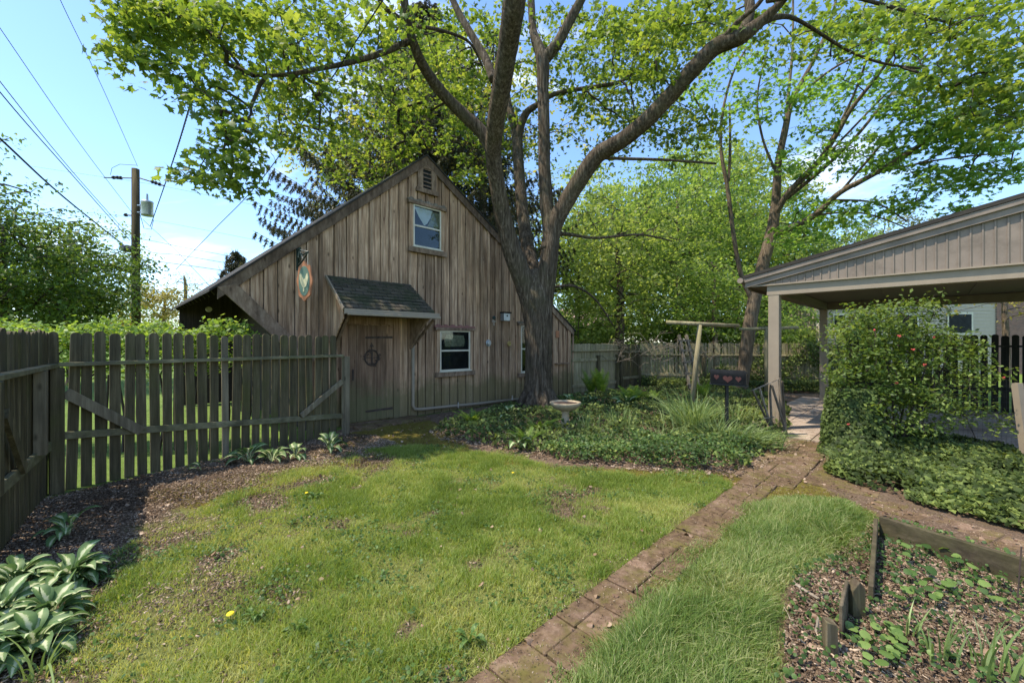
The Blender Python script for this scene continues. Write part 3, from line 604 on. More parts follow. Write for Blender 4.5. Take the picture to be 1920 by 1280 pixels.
for sg_off in (.0125, -.0165):
    mb = MB(); mb.prism([SP(.115 * math.cos(a_), .235 * math.sin(a_), sg_off) for a_ in np.linspace(0, 2 * math.pi, 30)[:-1]], BX * .004); mb.build('panel', M['signgreen'], sg)
    mb = MB(); roo = [(-.09, .05), (-.075, .12), (-.05, .10), (-.03, .04), (.0, .02), (.03, .06), (.06, .12), (.09, .10), (.085, .03), (.06, -.04), (.03, -.09), (.01, -.11), (.02, -.17), (-.01, -.17), (-.01, -.11), (-.05, -.08), (-.075, -.02)]
    mb.prism([SP(-a_, b_, sg_off * 1.0 + (.0045 if sg_off > 0 else -.0045)) for a_, b_ in roo], BX * .003); mb.build('rooster', M['signcream'], sg)
# ------------------------------------------------------------------ FENCES
def picket_mesh(name, w, h, th, mat, rnd=True, pointed=False):
    mb = MB(); r = w / 2
    if pointed: top = [(r, h - r * .9), (r * .5, h), (-r * .5, h), (-r, h - r * .9)]
    else: top = [(r * math.cos(a_), h - r * .8 + r * .8 * math.sin(a_)) for a_ in np.linspace(0, math.pi, 9)]
    mb.prism([(-r, -th / 2, 0), (r, -th / 2, 0)] + [(a_, -th / 2, b_) for a_, b_ in top], (0, th, 0))
    me = bpy.data.meshes.new(name); me.from_pydata(mb.v, [], mb.f); a = me.attributes.new('tone', 'FLOAT', 'FACE'); a.data.foreach_set('value', mb.t); me.materials.append(mat); return me
def fence(name, label, A, B, n=None, xs=None, w=.105, h=1.6, mat='fence', rails=(1.27, .5), railmat='rail', face=1, postat=(), missing=0, postmat='fence', jit=.012, railh=.09, grey=(), name_p='picket', tops=0, widths=None):
    A = Vector((*A, 0)); B = Vector((*B, 0)); d = (B - A).normalized(); ln = (B - A).length; nrm = Vector((d.y, -d.x, 0)) * face; ang = math.atan2(d.y, d.x)
    f = thing(name, A, label, 'fence')
    if xs is None: xs = [(i + .5) * ln / n for i in range(n)]
    pms = [picket_mesh('picket', w * k, h, .02, M[mat]) for k in (1, .94, 1.06)]; gm = picket_mesh('picket', w * .8, h * .98, .02, M['fencegrey'])
    for i, s_ in enumerate(xs):
        if random.random() < missing: continue
        o = bpy.data.objects.new(name_p, gm if i in grey else random.choice(pms)); COL.objects.link(o); o.parent = f
        o.location = d * s_ + nrm * random.uniform(-.003, .003) + Vector((0, 0, random.uniform(-.01, .004)));
        o.rotation_euler = (random.gauss(0, .004), random.gauss(0, jit), ang); o.scale = ((widths[i] / w) if widths else 1, 1, 1 + random.uniform(-.01, .006) + tops)
    for i, r_ in enumerate(rails):
        r0, r1 = (r_, r_) if not hasattr(r_, '__len__') else r_
        mb = MB(); mb.tone = .6; th = .075 if i == 0 else .035; hh = .04 if i == 0 else railh
        mb.beam(A + nrm * (.014 + th / 2) + Vector((0, 0, r0)), B + nrm * (.014 + th / 2) + Vector((0, 0, r1)), th, hh); mb.build('rail', M[railmat], f, bevel=.004)
    for s_ in postat:
        mb = MB(); p = A + d * s_ - nrm * 0.0; mb.tone = .5
        q = p + nrm * (.014 + .045); mb.post(q.x, q.y, 0, h - .36, .09, ang); mb.build('post', M[postmat], f, bevel=.005)
    return f, d, nrm
FA = Vector((-4.55, 4.10)); FB = Vector((-2.78, 6.66)); fl = (FB - FA).length
def fence_s(px):
    r = (px - 960) / F; d = (FB - FA).normalized(); return (r * FA.y - FA.x) / (d.x - r * d.y)
pxs = [133, 162, 189, 216, 242.6, 267, 291.5, 314.5, 337.5, 360.5, 381, 402, 423, 441, 460, 479, 497.5, 515, 532, 549, 565.5, 581, 595.5, 610, 625]; pxs_old = [155, 180, 205, 231, 257, 283, 307, 331, 354, 377, 398, 420, 441, 461, 481, 500, 518, 535.5, 552.5, 569, 585, 600.5, 615, 629]
pk = [fence_s(p) for p in [107] + pxs]; pw = [.78 * (pk[min(i + 1, 25)] - pk[max(i - 1, 0)]) / (min(i + 1, 25) - max(i - 1, 0)) for i in range(26)]
fen, fd, fn = fence('picket_fence', 'mossy dark picket fence panel running from the left corner to the barn door', FA, FB, xs=pk, rails=(1.27, (.56, .30)), grey=(13,), w=.1, railh=.075, widths=pw)
mb = MB(); e = Vector((*FB, 0)) + Vector((*(FB - FA).normalized(), 0)) * .06; mb.post(e.x + fn.x * .05, e.y + fn.y * .05, 0, 1.26, .09, math.atan2(fd.y, fd.x)); mb.build('post', M['fencegrey'], fen, bevel=.005)
A3 = Vector((*FA, 0)); fo = fn * .052
def fpt(px, z_): return A3 + fd * fence_s(px) + fn * .068 + Vector((0, 0, z_))
mb = MB(); mb.beam(fpt(119, .99), fpt(262, .50), .03, .10); mb.build('brace', M['fencegrey'], fen, bevel=.003)
mb = MB(); mb.beam(fpt(560, .40), fpt(637, .86), .03, .08); mb.build('brace', M['fencegrey'], fen, bevel=.003)
mb = MB(); mb.post(A3.x + fn.x * .03 + .02, A3.y + fn.y * .03 - .02, 0, 1.24, .10, math.atan2(fd.y, fd.x)); mb.build('post', M['fence'], fen, bevel=.005)
LA = Vector((-4.60, 4.06)); LB = Vector((-3.32, 2.52))
lf_, ld, ln_ = fence('picket_fence', 'mossy dark picket fence along the left edge beside the hostas', LA, LB, n=16, w=.108, rails=(1.26, .48), face=-1, grey=(), jit=.006)
for s_ in (.62, 1.88):
    mb = MB(); p = Vector((*LA, 0)) + ld * s_ + ln_ * .06; mb.post(p.x, p.y, .50, 1.24, .08, math.atan2(ld.y, ld.x)); mb.build('post', M['fence'] if s_ > 1 else M['fencegrey'], lf_, bevel=.004)
mb = MB(); mb.beam(Vector((*LA, 0)) + ld * 1.62 + ln_ * .06 + Vector((0, 0, 1.0)), Vector((*LA, 0)) + ld * 1.15 + ln_ * .06 + Vector((0, 0, .5)), .03, .09); mb.build('brace', M['fence'], lf_)
BA = Vector((1.72, 11.92)); BB = Vector((3.42, 13.3)); BC = Vector((4.45, 14.2)); BD = Vector((10.3, 12.7))
fence('board_fence', 'olive close boarded fence between the barn corner and the bramble', BA, BB, n=30, w=.085, h=1.44, mat='backfence', railmat='backfence', rails=(1.22, .95, .2), face=1, postat=(1.15, 2.1), jit=.004)
fence('board_fence', 'short darker fence section under the bare bramble at the back corner', BB, BC, n=13, w=.09, h=1.42, mat='fence', railmat='rail', rails=(1.15, .3), face=1, postat=(.1, 1.2))  # darker wood than its neighbours, the section's shadow put into the colour
fence('board_fence', 'sunlit tan picket fence behind the clothes poles', BC, BD, n=60, w=.085, h=1.46, mat='backfence', railmat='backfence', rails=(1.05, .38), face=1, postat=(2.0, 4.0), jit=.012)
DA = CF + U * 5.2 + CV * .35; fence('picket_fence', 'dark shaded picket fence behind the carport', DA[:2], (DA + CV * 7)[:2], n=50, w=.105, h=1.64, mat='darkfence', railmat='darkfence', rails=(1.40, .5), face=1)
# ------------------------------------------------------------------ CARPORT
cp = thing('carport', CF, 'taupe open carport with low sloped roof and ribbed gable at the right', 'carport')
ca = math.atan2(U.y, U.x); CW = 4.6
def CP(t_, z_, w_=0.0): return CF + CV * t_ + U * w_ + Vector((0, 0, z_))
for t_, w_ in ((0, 0), (0, CW), (7.2, 0), (7.2, CW)):
    mb = MB(); p = CP(t_, 0, w_); mb.post(p.x, p.y, 0.02, 2.30, .16, ca); mb.build('post', M['tintpost'], cp, bevel=.006)
mb = MB(); mb.beam(CP(-.10, 2.365, 0), CP(7.3, 2.365, 0), .17, .17); mb.build('beam', M['tintpost'], cp, bevel=.005)
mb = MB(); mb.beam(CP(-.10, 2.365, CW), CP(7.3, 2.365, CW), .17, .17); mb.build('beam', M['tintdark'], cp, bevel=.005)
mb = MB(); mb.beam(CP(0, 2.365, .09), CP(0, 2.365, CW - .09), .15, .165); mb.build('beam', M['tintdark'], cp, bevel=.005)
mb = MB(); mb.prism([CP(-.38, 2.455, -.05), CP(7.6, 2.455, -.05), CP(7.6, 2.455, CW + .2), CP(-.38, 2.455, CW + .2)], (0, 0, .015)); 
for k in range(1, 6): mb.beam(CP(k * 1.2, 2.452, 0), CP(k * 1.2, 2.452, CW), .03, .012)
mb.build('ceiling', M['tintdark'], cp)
SL = .212; RT = 6.2
def rz(t_): return 2.60 + SL * (min(t_, 2 * RT - t_) + .40)
mb = MB(); mb.prism([CP(-.42, rz(-.42), -.20), CP(RT, rz(RT), -.20), CP(RT, rz(RT), CW + .25), CP(-.42, rz(-.42), CW + .25)], (0, 0, .055)); mb.build('roof', M['roof'], cp)
mb = MB(); mb.prism([CP(RT, rz(RT), -.20), CP(2 * RT, rz(2 * RT) , -.20), CP(2 * RT, rz(2 * RT), CW + .25), CP(RT, rz(RT), CW + .25)], (0, 0, .035)); mb.build('roof', M['roof'], cp)
mb = MB(); mb.prism([CP(-.42, rz(-.42) - .165, -.15), CP(RT, rz(RT) - .165, -.15), CP(RT, rz(RT) - .003, -.15), CP(-.42, rz(-.42) - .003, -.15)], U * .03)
mb.prism([CP(-.42, rz(-.42) - .075, -.185), CP(RT, rz(RT) - .075, -.185), CP(RT, rz(RT) - .004, -.185), CP(-.42, rz(-.42) - .004, -.185)], U * .034); mb.build('fascia', M['tint'], cp, bevel=.004)
mb = MB(); mb.tone = .5; mb.prism([CP(-.40, 2.452, -.10), CP(RT, 2.452, -.10), CP(RT, rz(RT) - .17, -.10), CP(-.40, rz(-.4) - .14, -.10)], U * .02)
k = -.2
while k < RT:
    if rz(k) - .15 > 2.48: mb.prism([CP(k, 2.46, -.112), CP(k + .016, 2.46, -.112), CP(k + .016, rz(k) - .15, -.112), CP(k, rz(k) - .15, -.112)], U * .0115)
    k += .105
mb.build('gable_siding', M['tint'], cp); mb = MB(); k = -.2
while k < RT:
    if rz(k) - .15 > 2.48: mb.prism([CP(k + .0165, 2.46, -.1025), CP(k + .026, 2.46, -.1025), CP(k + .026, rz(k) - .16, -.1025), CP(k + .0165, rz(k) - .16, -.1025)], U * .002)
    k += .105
mb.build('groove_strip', M['tintdark'], cp)  # flat darker strips beside the ribs, groove shade put in as colour
mb = MB(); mb.prism([CP(-.40, 2.40, -.10), CP(-.40, 2.40, CW + .2), CP(-.40, 2.58, CW + .2), CP(-.40, 2.58, -.10)], CV * .02); mb.build('fascia', M['tint'], cp)
mb = MB(); mb.tube([CP(-.47, 2.56, -.24), CP(-.47, 2.56, CW + .25)], .05, 8); mb.build('gutter', M['tint'], cp)
mb = MB(); mb.beam(CP(-.35, 2.455, -.115), CP(RT, 2.455, -.115), .03, .022); mb.build('drip_trim', M['tintpost'], cp)
# ------------------------------------------------------------------ FOLIAGE GENERATORS
MAPLE = np.array([(0, 0), (.16, -.04), (.42, -.10), (.36, .10), (.56, .34), (.30, .34), (.28, .50), (0.10, .46), (0, .92), (-.10, .46), (-.28, .50), (-.30, .34), (-.56, .34), (-.36, .10), (-.42, -.10), (-.16, -.04)])
IVYL = np.array([(0, 0), (.30, -.12), (.42, .18), (.26, .34), (0, .80), (-.26, .34), (-.42, .18), (-.30, -.12)])
DIAM = np.array([(0, 0), (.28, .35), (0, 1.0), (-.28, .35)])
ROUND = np.array([(0, 0), (.32, .1), (.42, .42), (.25, .75), (0, .85), (-.25, .75), (-.42, .42), (-.32, .1)])
def leaves(c, size, nrm, tmpl, rng, fold=.18, tone=None):
    """c (n,3) size (n,) nrm (n,3) -> V,T,tone"""
    n = len(c); nrm = nrm / (np.linalg.norm(nrm, axis=1, keepdims=True) + 1e-9)
    r = rng.normal(size=(n, 3)); a = np.cross(nrm, r); a /= (np.linalg.norm(a, axis=1, keepdims=True) + 1e-9); b = np.cross(nrm, a)
    k = len(tmpl); tx = tmpl[:, 0]; ty = tmpl[:, 1] - .35; tz = -fold * np.abs(tx) - .12 * (tmpl[:, 1] ** 2)
    P = c[:, None, :] + size[:, None, None] * (a[:, None, :] * tx[None, :, None] + b[:, None, :] * ty[None, :, None] + nrm[:, None, :] * tz[None, :, None])
    if k == 4: tri = np.array([(0, 1, 2), (0, 2, 3)])
    else:
        # fan around an inner vertex: reuse vertex 0 only for convex ones, otherwise add centre
        P = np.concatenate([P, (c[:, None, :] + 0 * P[:, :1, :])], 1); tri = np.array([(k, i, (i + 1) % k) for i in range(k)]); k += 1
    T_ = (np.arange(n)[:, None, None] * k + tri[None]).reshape(-1, 3)
    tone = rng.random(n) if tone is None else tone
    return P.reshape(-1, 3), T_, np.repeat(tone, len(tri))
def sprays(centers, rng, per=26, rad=.34, lsize=.10, flat=.22, tmpl=MAPLE, droop=.35, tilt=.5, radv=.35):
    n = len(centers); R_ = rad * (1 + rng.uniform(-radv, radv, n)); th = rng.uniform(0, 6.283, (n, per)); rr = np.sqrt(rng.random((n, per)))
    dx = rr * np.cos(th); dy = rr * np.sin(th); dz = rng.normal(0, flat * .5, (n, per)) - droop * rr ** 2
    c = centers[:, None, :] + R_[:, None, None] * np.stack([dx, dy, dz], -1); c = c.reshape(-1, 3)
    nr = np.stack([dx * .35, dy * .35, np.ones_like(dx)], -1).reshape(-1, 3) + rng.normal(0, tilt, (n * per, 3))
    st = np.repeat(rng.random(n), per) * .45 + rng.random(n * per) * .55
    return leaves(c, lsize * rng.uniform(.5, 1.3, n * per), nr, tmpl, rng, tone=st)
def grow(seeds, centers, r0=.006, maxr=.06, sag=.08, k=4, pw=.5):
    """connect every centre to the nearest growing node: branch mesh"""
    seeds = np.array(seeds); cen = np.array(centers); d0 = np.min(np.linalg.norm(cen[:, None] - seeds[None], axis=2), axis=1) if len(cen) * len(seeds) < 4e6 else np.linalg.norm(cen - seeds.mean(0), axis=1)
    od = np.argsort(d0); nodes = np.empty((len(seeds) + len(cen), 3)); nodes[:len(seeds)] = seeds; m = len(seeds); par = {}; cnt = np.ones(len(nodes)); order = []
    for i in od:
        c_ = cen[i]; d = np.linalg.norm(nodes[:m] - c_, axis=1); up = (nodes[:m, 2] - c_[2]) * .35; j = int(np.argmin(d + np.maximum(up, 0) + np.where(np.arange(m) < len(seeds), 0, .12)))
        nodes[m] = c_; par[m] = j; order.append(m); m += 1
    for q_ in reversed(order): cnt[par[q_]] += cnt[q_]
    mb = MB()
    for q_ in order:
        j = par[q_]; a_ = nodes[j]; b_ = nodes[q_]; ln = np.linalg.norm(b_ - a_)
        ra = min(maxr, r0 * cnt[q_] ** pw); rb = ra * .75
        m1 = a_ + (b_ - a_) * .35 + np.array([random.uniform(-.1, .1) * ln, random.uniform(-.1, .1) * ln, sag * ln + random.uniform(-.05, .05) * ln]); m2 = a_ + (b_ - a_) * .7 + np.array([random.uniform(-.08, .08) * ln, random.uniform(-.08, .08) * ln, sag * .8 * ln])
        mb.tube([a_, m1, m2, b_], [ra, ra * .92, ra * .82, rb], k, cap=False)
    return mb
def limb_set(mb, limbs, seeds, k=12, jit=.04, n=6, seedfrom=0, wscale=.81):
    for lm in limbs:
        pts = [(at(p[0], p[1], p[2]), wscale * p[3] / 2 / F * p[2]) for p in lm]; P_, R_ = smooth_path(pts, n); mb.tube(P_, R_, k, jit)
        for i, p in enumerate(P_):
            if i >= len(P_) * seedfrom: seeds.append(tuple(p))
def field(px, py, rx, ry, d0, d1, n, rng):
    """centres inside a slanted volume around a viewing cone: an ellipse across and d0..d1 deep"""
    a_ = rng.uniform(0, 6.283, n); r_ = np.sqrt(rng.random(n)); Y_ = rng.uniform(d0, d1, n)
    x_ = (px + rx * r_ * np.cos(a_) - 960) / F * Y_; z_ = H + (640 - (py + ry * r_ * np.sin(a_))) / F * Y_
    return np.stack([x_, Y_, z_], 1)
# ------------------------------------------------------------------ THE BIG MAPLE
rng = np.random.default_rng(11)
mt = thing('maple_tree', (.58, 8.9, 0), 'large dark maple with several heavy limbs rising from the ivy bed by the birdbath', 'tree', None)
mb = MB(); seeds = []
limb_set(mb, [[(1010, 790, 8.9, 96), (1010, 768, 8.9, 78), (1010, 745, 8.9, 70), (1009, 700, 8.9, 63), (1010, 650, 8.9, 61), (1009, 600, 8.9, 66), (1007, 565, 8.9, 70), (1004, 535, 8.9, 58), (1003, 505, 8.9, 26)]], [], 28, .035, 6)
limb_set(mb, [
    [(1004, 640, 8.9, 40), (1000, 585, 8.9, 52), (984, 530, 8.85, 50), (962, 475, 8.75, 45), (944, 410, 8.6, 39), (933, 350, 8.4, 37), (925, 290, 8.1, 37), (929, 235, 7.7, 40), (941, 160, 7.2, 44), (952, 90, 6.8, 47), (962, 20, 6.4, 52), (972, -60, 6.1, 55), (985, -200, 5.7, 50)],
    [(923, 285, 8.1, 32), (905, 250, 8.1, 30), (868, 214, 8.0, 27), (830, 176, 7.8, 26), (800, 135, 7.5, 24), (780, 95, 7.2, 22), (765, 45, 7.0, 20), (756, -10, 6.8, 18), (740, -110, 6.6, 14)],
    [(766, 78, 7.1, 15), (735, 92, 7.0, 14), (694, 107, 6.8, 13), (640, 121, 6.6, 11), (595, 130, 6.4, 10), (540, 140, 6.1, 9), (500, 142, 5.9, 6)],
    [(925, 150, 7.4, 20), (910, 110, 7.6, 19), (881, 61, 7.7, 17), (858, 20, 7.8, 15), (843, -15, 7.9, 14), (810, -100, 8, 9)],
    [(1004, 560, 9.0, 44), (996, 500, 9.3, 36), (986, 445, 9.6, 30), (977, 370, 9.9, 27), (971, 290, 10.2, 25), (968, 245, 10.4, 24), (955, 205, 10.6, 17), (950, 150, 11, 12), (958, 80, 11.3, 9)],
    [(969, 262, 10.3, 20), (985, 215, 10.2, 17), (1010, 195, 10.0, 12), (1045, 175, 9.8, 10), (1115, 163, 9.6, 9), (1165, 152, 9.5, 8), (1200, 122, 9.5, 8), (1228, 68, 9.5, 7), (1262, 20, 9.5, 6), (1290, -30, 9.5, 5)],
    [(1013, 640, 8.9, 40), (1016, 575, 8.9, 50), (1027, 500, 8.8, 44), (1033, 440, 8.8, 38), (1026, 390, 8.9, 32), (1021, 320, 9.0, 28), (1020, 240, 9.1, 27), (1018, 170, 9.2, 27), (1017, 110, 9.2, 31), (1000, 60, 9.4, 18), (995, -10, 9.6, 16), (985, -100, 9.8, 10)],
    [(1018, 115, 9.2, 26), (1045, 82, 9.1, 25), (1068, 40, 9.0, 22), (1092, -5, 8.9, 20), (1130, -80, 8.8, 12)],
    [(1028, 470, 8.8, 40), (1040, 420, 8.8, 40), (1062, 378, 8.7, 38), (1092, 330, 8.5, 38), (1122, 290, 8.3, 38), (1165, 264, 8.0, 36), (1210, 228, 7.7, 36), (1258, 178, 7.4, 36), (1300, 130, 7.1, 37), (1340, 90, 6.9, 37), (1390, 68, 6.7, 36), (1425, 42, 6.6, 24), (1462, 8, 6.5, 18), (1500, -40, 6.4, 14)],
    [(1388, 68, 6.7, 26), (1405, 30, 6.8, 22), (1404, -20, 6.9, 20), (1400, -100, 7, 14)],
    [(1425, 45, 6.6, 17), (1458, 32, 6.8, 13), (1500, 40, 7.2, 8), (1590, 95, 7.8, 6), (1660, 120, 8.2, 5), (1740, 130, 8.6, 4)],
    [(1340, 92, 6.9, 12), (1380, 45, 6.6, 11), (1420, 10, 6.4, 10), (1440, -20, 6.3, 8)],
    [(1120, 296, 8.3, 8), (1180, 298, 8.3, 7), (1250, 300, 8.3, 6), (1343, 307, 8.2, 5)],
    [(1020, 435, 8.8, 12), (1070, 440, 9.2, 8), (1120, 446, 9.6, 6), (1200, 440, 10.2, 5), (1260, 452, 10.6, 3)],
    [(1030, 540, 9, 8), (1075, 536, 9.3, 6), (1115, 560, 9.6, 5), (1150, 610, 10, 3)],
    [(760, 45, 7.0, 13), (735, 25, 6.9, 12), (718, 10, 6.8, 11), (700, -20, 6.7, 9)],
    [(783, 50, 7.3, 9), (830, 58, 7.6, 7), (880, 80, 8, 6), (905, 125, 8.4, 5)],
    [(1440, 0, 6.3, 14), (1560, -15, 6.6, 12), (1640, 5, 6.9, 8), (1760, 38, 7.6, 6), (1800, 45, 7.8, 4)],
], seeds, 14, .03, 6, .25)
trunk = mb.build('trunk', M['bark'], mt, smooth=True)
# root flare
mb = MB()
for a_ in (-2.9, -2.2, -1.3, -.5, .3, 1.2, 2.2, 3.0):
    b0 = Vector((.58, 8.9, 0)); d = Vector((math.cos(a_), math.sin(a_), 0)); mb.tube([b0 + d * .22 + Vector((0, 0, .5)), b0 + d * .36 + Vector((0, 0, .22)), b0 + d * .52 + Vector((0, 0, .05)), b0 + d * .72 + Vector((0, 0, -.08))], [.08, .09, .07, .04], 8, .1)
mb.build('root', M['bark'], mt, smooth=True)
FLD = [  # px py rx ry d0 d1 n
    (350, 40, 110, 50, 5.2, 7, 26), (300, 20, 60, 30, 5, 6, 10), (470, 90, 150, 75, 5.4, 8, 36), (620, 50, 160, 70, 5.8, 9, 44), (520, 10, 200, 40, 5.4, 8, 26), (640, 190, 150, 90, 7.5, 11, 44), (770, 170, 120, 110, 8, 12, 50), (560, 160, 90, 60, 6.5, 9, 18),
    (430, 180, 55, 35, 5, 6, 8), (440, 245, 35, 20, 5, 5.8, 8), (420, 290, 45, 16, 5, 5.6, 7), (560, 230, 80, 40, 7, 9, 14), (385, 330, 30, 10, 5.1, 5.4, 5), (440, 325, 22, 12, 5.1, 5.4, 5), (345, 180, 40, 18, 5, 5.6, 4), (242, 102, 18, 12, 5, 5.3, 5), (340, 120, 50, 20, 5, 6, 6),
    (260, 60, 25, 20, 5.2, 5.6, 6), (235, 10, 30, 20, 5.0, 5.5, 6),
    (700, 300, 90, 50, 9, 12, 40), (850, 90, 90, 90, 8.5, 12, 60), (880, 250, 60, 90, 10, 12, 30), (1060, 60, 60, 60, 9, 12, 22), (1180, 40, 90, 45, 7.5, 11, 55), (1250, 110, 80, 60, 7, 11, 42), (1150, 230, 90, 60, 9, 12, 34), (1330, 30, 90, 50, 6.6, 10, 44),
    (1210, 200, 60, 50, 9, 12, 24), (1290, 250, 80, 50, 9, 12, 34), (1000, 250, 40, 60, 10, 12, 12), (1090, 170, 60, 30, 9.5, 12, 10), (950, 40, 60, 40, 9, 11, 14), (1060, 110, 110, 90, 10, 13, 34), (900, 170, 80, 80, 10, 13, 26), (1150, 130, 90, 70, 9, 12, 26),
    (1500, 60, 110, 60, 7, 10, 34), (1650, 50, 120, 55, 7, 10, 40), (1820, 70, 120, 90, 6.8, 9.5, 60), (1860, 190, 80, 60, 6.8, 9, 36), (1780, 150, 90, 40, 7, 9.5, 20), (1750, 20, 160, 35, 6.5, 9, 30), (1880, 120, 60, 160, 6.6, 8.6, 36)]
cen = np.concatenate([field(*f_[:6], max(3, int(f_[6] * (.84 if f_[0] > 1450 else 1.12))), rng) for f_ in FLD])
grow(seeds, cen, .0045, .035, .06, 4).build('branches', M['twig'], mt)
V_, T_, tn = sprays(cen, rng, per=27, rad=.35, lsize=.108, tilt=.75)
mesh_np('crown', V_, T_, M['maple'], mt, fattr={'tone': tn})
# ------------------------------------------------------------------ RIGHT TREE
rt = thing('slender_maple_tree', at(1393, 720, 12.2).xy.to_3d(), 'slender tree with fanned branches leaning over the carport', 'tree')
mb = MB(); seeds = []; D = 12.2
limb_set(mb, [
    [(1388, 735, D, 30), (1395, 690, D, 27), (1404, 620, D, 28), (1415, 560, D, 28), (1432, 490, D, 25), (1448, 431, D, 25), (1455, 375, D, 19), (1459, 310, D, 15), (1472, 244, D, 14), (1486, 188, D, 11), (1528, 108, D, 8), (1556, 42, D, 6), (1575, -30, D, 4)],
    [(1452, 405, D, 14), (1480, 360, 11.8, 13), (1537, 300, 11.4, 12), (1570, 250, 11, 10), (1598, 202, 10.7, 9), (1650, 136, 10.2, 7), (1716, 42, 9.6, 5), (1750, -20, 9.3, 4)],
    [(1475, 372, 12, 9), (1545, 315, 11.6, 8), (1600, 262, 11.3, 7), (1660, 190, 11, 6), (1730, 110, 10.5, 5), (1810, 50, 10, 4)],
    [(1450, 440, D, 15), (1480, 428, 11.8, 14), (1528, 403, 11.2, 13), (1575, 361, 10.7, 12), (1645, 323, 10.1, 10), (1734, 265, 9.4, 8), (1809, 211, 8.8, 7), (1920, 155, 8, 5)],
    [(1600, 350, 10.5, 7), (1680, 305, 10, 6), (1750, 258, 9.4, 4)],
    [(1472, 244, D, 8), (1478, 180, D, 7), (1486, 90, D, 5), (1487, -10, D, 4)],
    [(1486, 190, D, 6), (1560, 130, 11.8, 5), (1640, 90, 11, 4)],
    [(1412, 565, D, 13), (1402, 545, D, 11), (1387, 506, D, 10), (1374, 430, D, 9), (1364, 352, D, 9), (1352, 281, D, 7), (1355, 211, D, 6), (1373, 141, D, 5), (1400, 90, D, 4)],
    [(1366, 340, D, 6), (1369, 280, D, 6), (1368, 200, D, 4)], [(1354, 260, D, 5), (1325, 220, D, 4), (1300, 180, D, 3)],
    [(1537, 300, 11.4, 6), (1600, 180, 10.8, 5), (1640, 60, 10.2, 4), (1660, -20, 10, 3)], [(1575, 361, 10.7, 6), (1680, 240, 10, 5), (1790, 120, 9.4, 4), (1860, 60, 9, 3)], [(1500, 345, 11.6, 6), (1580, 260, 11.2, 5), (1690, 150, 10.6, 4), (1790, 80, 10.2, 3)],
    [(1645, 323, 10.1, 5), (1740, 300, 9.6, 4), (1830, 240, 9.2, 4), (1925, 200, 8.8, 3)], [(1528, 403, 11.2, 5), (1620, 400, 10.8, 4), (1730, 440, 10.4, 2)], [(1458, 330, 12.2, 6), (1430, 260, 12.2, 5), (1420, 180, 12.2, 4), (1440, 90, 12, 3)],
    [(1560, 375, 11, 5), (1640, 380, 10.6, 4), (1700, 415, 10, 3)], [(1640, 325, 10, 5), (1760, 300, 9.3, 4), (1900, 285, 8.6, 3)]], seeds, 12, .04, 6, .3)
mb.build('trunk', M['bark2'], rt, smooth=True)
FLD = [(1540, 190, 60, 40, 10.5, 13, 22), (1600, 160, 60, 40, 10, 12, 20), (1500, 300, 50, 30, 11, 13, 18), (1560, 250, 60, 40, 10, 13, 20), (1430, 180, 50, 50, 11, 13, 22), (1390, 110, 50, 40, 11, 13, 18), (1340, 180, 50, 40, 11.5, 13.5, 18),
    (1620, 300, 90, 25, 9.5, 12, 30), (1700, 260, 90, 30, 9, 11, 30), (1740, 190, 90, 30, 8.6, 10.5, 34), (1820, 250, 90, 35, 8, 10, 46), (1720, 330, 100, 25, 9, 11, 22), (1800, 330, 110, 25, 8.4, 10, 24), (1880, 300, 60, 40, 8, 9.5, 18), (1650, 380, 110, 20, 9.4, 11.5, 16),
    (1560, 400, 70, 30, 10, 13, 26), (1760, 380, 100, 16, 9, 10.5, 12), (1500, 440, 50, 25, 11, 13, 18), (1600, 60, 80, 50, 9, 11.5, 26), (1500, 120, 50, 50, 10.5, 12.5, 14), (1700, 110, 60, 50, 9, 11, 20), (1480, 380, 40, 40, 12, 13.5, 12)]
cen = np.concatenate([field(*f_[:6], max(3, int(f_[6] * .82)), rng) for f_ in FLD]); grow(seeds, cen, .0045, .03, .05, 4).build('branches', M['twig'], rt)
V_, T_, tn = sprays(cen, rng, per=26, rad=.36, lsize=.12, flat=.16); mesh_np('crown', V_, T_, M['maple2'], rt, fattr={'tone': tn})
